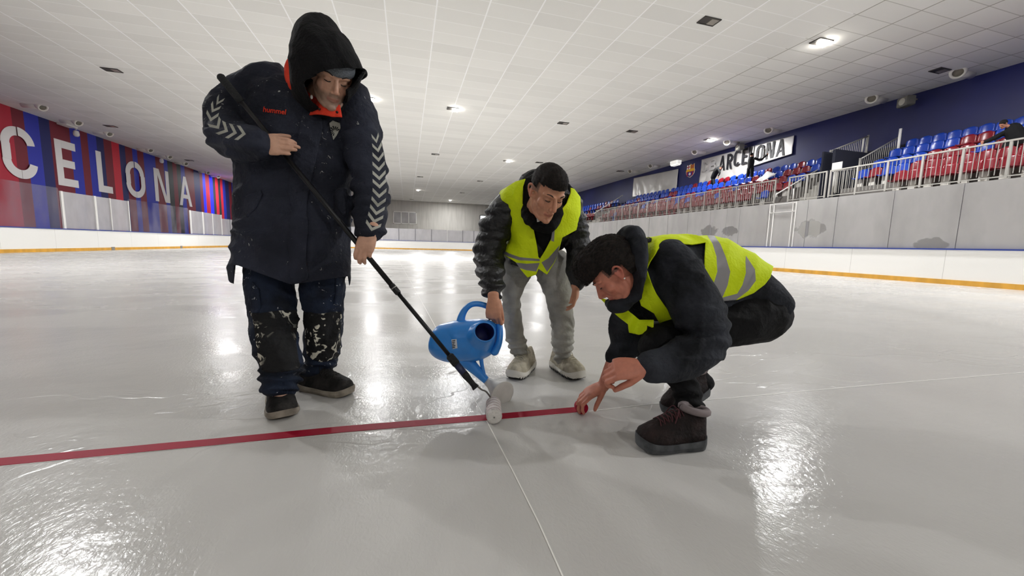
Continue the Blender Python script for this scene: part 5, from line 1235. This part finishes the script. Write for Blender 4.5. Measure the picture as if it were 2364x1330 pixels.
cutout(me,[(1538,554),(1566,562),(1599,564),(1629,559),(1628,584),(1626,622),(1638,648),(1646,670),(1658,700),(1640,760),(1560,742),(1536,708),(1516,680),(1502,650),(1492,622),(1500,604),(1525,568)])
for q in ([(1628,536),(1645,563),(1654,592),(1656,627),(1645,663),(1648,675),(1662,702),(1665,694),(1680,658),(1686,627),(1675,592),(1663,563),(1646,540)],[(1722,590),(1743,622),(1745,648),(1728,671),(1700,692),(1666,702),(1668,687),(1702,678),(1714,658),(1722,630),(1721,605)]): paint(me,q,1)
vs = person_part('safety_vest',me,[HIVIS,REFB],man3); vs.modifiers.new('t','SOLIDIFY').thickness = .005
fl3 = decal('vest_flap',[(1394,686),(1413,694),(1443,703),(1459,722),(1482,740),(1507,738),(1507,758),(1495,752),(1492,769),(1479,775),(1460,771),(1454,750),(1443,740),(1418,716)],None,0,.006,HIVIS,man3,vs,depth=1.66,step=5)
for v in fl3.data.vertices:
    x,y = project(v.co); v.co += FWD*(.10*(1470-x)/80*.6+.012*math.sin(x*.12+y*.05)+.03)
bm = bmesh.new()
limb(bm,[((1748,722,1.78),.138),((1700,735,1.74),.125),((1600,770,1.70),.10),((1520,796,1.66),.085)],n=22)
limb(bm,[((1518,800,1.66),.082),((1548,838,1.65),.070),((1575,880,1.63),.062),((1586,925,1.61),.060),((1592,955,1.60),.058)],n=20)
limb(bm,[((1745,720,1.93),.135),((1600,760,1.94),.10),((1490,790,1.92),.08)],n=20)
limb(bm,[((1492,795,1.92),.078),((1560,840,1.92),.065),((1620,880,1.91),.055)],n=18)
me = solid_mesh(bm,.0075,4); wrinkle(me,.009,7,(1,1,1.4),.0015,30,14); lower_cuff(me,[(1540,1630,900,970,.005,.25)])
person_part('trousers',me,BLKT,man3)
shoe(man3,'walking_boot',onfloor(1624,1030),onfloor(1478,1036),(BOOT,BOOTS,LA3),length=.29,w=.056,h=.135,sole_h=.042,lab='near dark walking boot with red laces',collar=PADM)
hh = onfloor(1536,962); dd = (onfloor(1660,935)-hh).normalized()*.275; hh2 = hh+dd; hh2.z = .085
shoe(man3,'walking_boot',hh2,hh,(BOOT,BOOTS,LA3),length=.29,w=.052,h=.125,sole_h=.040,lift=-.30,lab='far dark walking boot with its heel raised',collar=PADM)

decal('vest_print',[(1490,550),(1497,547),(1505,550),(1503,558),(1496,560),(1492,556)],bvh_of(vs),.004,.001,HOODY,man3,vs,step=3)
# ================================================================ PEOPLE ON THE STAND
DARKC = cloth_mat('dark_clothes','#101112','#191a1c',.85,30,.2)
def stand_person(label, base, head_, neck, parts, hands, r=.11):
    root = thing('person',label,'person',base)
    bm = bmesh.new(); M = head_frame(head_[0],head_[1],head_[2],1.0); head(bm,M,False); limb(bm,[(head_[0],.05),(neck,.06)],n=10)
    for h in hands: limb(bm,[(h,.04),(h-Vector((0,0,.09)),.028)],n=8)
    limb(bm,[(neck,.06),(parts[0][0][0],.06),(parts[0][-1][0],.06)],n=8)
    me = solid_mesh(bm,.012,1); tint_head(me,M,'#a8735c','#8a5048'); person_part('body',me,SKIN,root)
    bm = bmesh.new()
    for p in parts: limb(bm,p,n=12)
    me = solid_mesh(bm,.02,2); person_part('clothes',me,DARKC,root)
    bm = bmesh.new(); ell(bm,(0,-.02,.05),(.085,.105,.095),M); me = bpy.data.meshes.new('hair'); bm.to_mesh(me); bm.free(); me.shade_smooth(); person_part('hair',me,HAIRM,root)
V = Vector
# bending forward in front of the banner (on the third tier)
b = V((20.55,22.25,5.05)); 
stand_person('person in black bending over the seats in front of the lettered banner', b, (V((20.3,21.35,6.32)),V((-.3,-.7,-.6)),V((-.1,-.6,.8))), V((20.35,21.5,6.3)),
 [[(V((20.5,22.2,5.85)),.17),(V((20.45,21.95,6.15)),.19),(V((20.4,21.65,6.32)),.18)],
  [(V((20.5,22.15,5.85)),.13),(V((20.55,22.35,5.45)),.09),(V((20.55,22.35,5.10)),.07)],[(V((20.5,22.25,5.85)),.13),(V((20.5,22.1,5.45)),.09),(V((20.5,22.0,5.10)),.07)],
  [(V((20.3,21.6,6.3)),.08),(V((20.25,21.4,6.0)),.06),(V((20.2,21.45,5.78)),.045)]],[V((20.2,21.45,5.75))])
b = V((20.5,19.15,5.05))
stand_person('person in black standing with raised arms at the letter L of the banner', b, (V((20.55,19.3,6.72)),V((.8,.3,.0)),V((0,0,1))), V((20.52,19.3,6.55)),
 [[(V((20.5,19.25,5.95)),.16),(V((20.5,19.25,6.25)),.18),(V((20.5,19.25,6.45)),.17)],
  [(V((20.5,19.35,5.9)),.12),(V((20.5,19.4,5.45)),.09),(V((20.5,19.4,5.08)),.08)],[(V((20.5,19.15,5.9)),.12),(V((20.5,19.1,5.45)),.09),(V((20.5,19.1,5.08)),.08)],
  [(V((20.5,19.0,6.45)),.08),(V((20.7,18.75,6.35)),.06),(V((20.9,18.55,6.6)),.045)]],[V((20.92,18.53,6.66))])
b = V((18.95,8.0,4.0))
stand_person('person in dark jacket leaning over the nearest seats at the right edge', b, (V((18.85,8.15,5.15)),V((-.7,.3,-.5)),V((-.2,0,.9))), V((18.95,8.05,5.05)),
 [[(V((19.15,7.85,4.5)),.2),(V((19.10,7.95,4.8)),.22),(V((19.05,8.0,5.0)),.18)],
  [(V((19.15,7.85,4.5)),.14),(V((18.65,7.9,4.45)),.11),(V((18.60,7.9,4.02)),.08)],[(V((19.05,8.1,4.95)),.09),(V((18.75,8.35,4.7)),.07),(V((18.50,8.4,4.6)),.05)]],[V((18.47,8.4,4.62))])
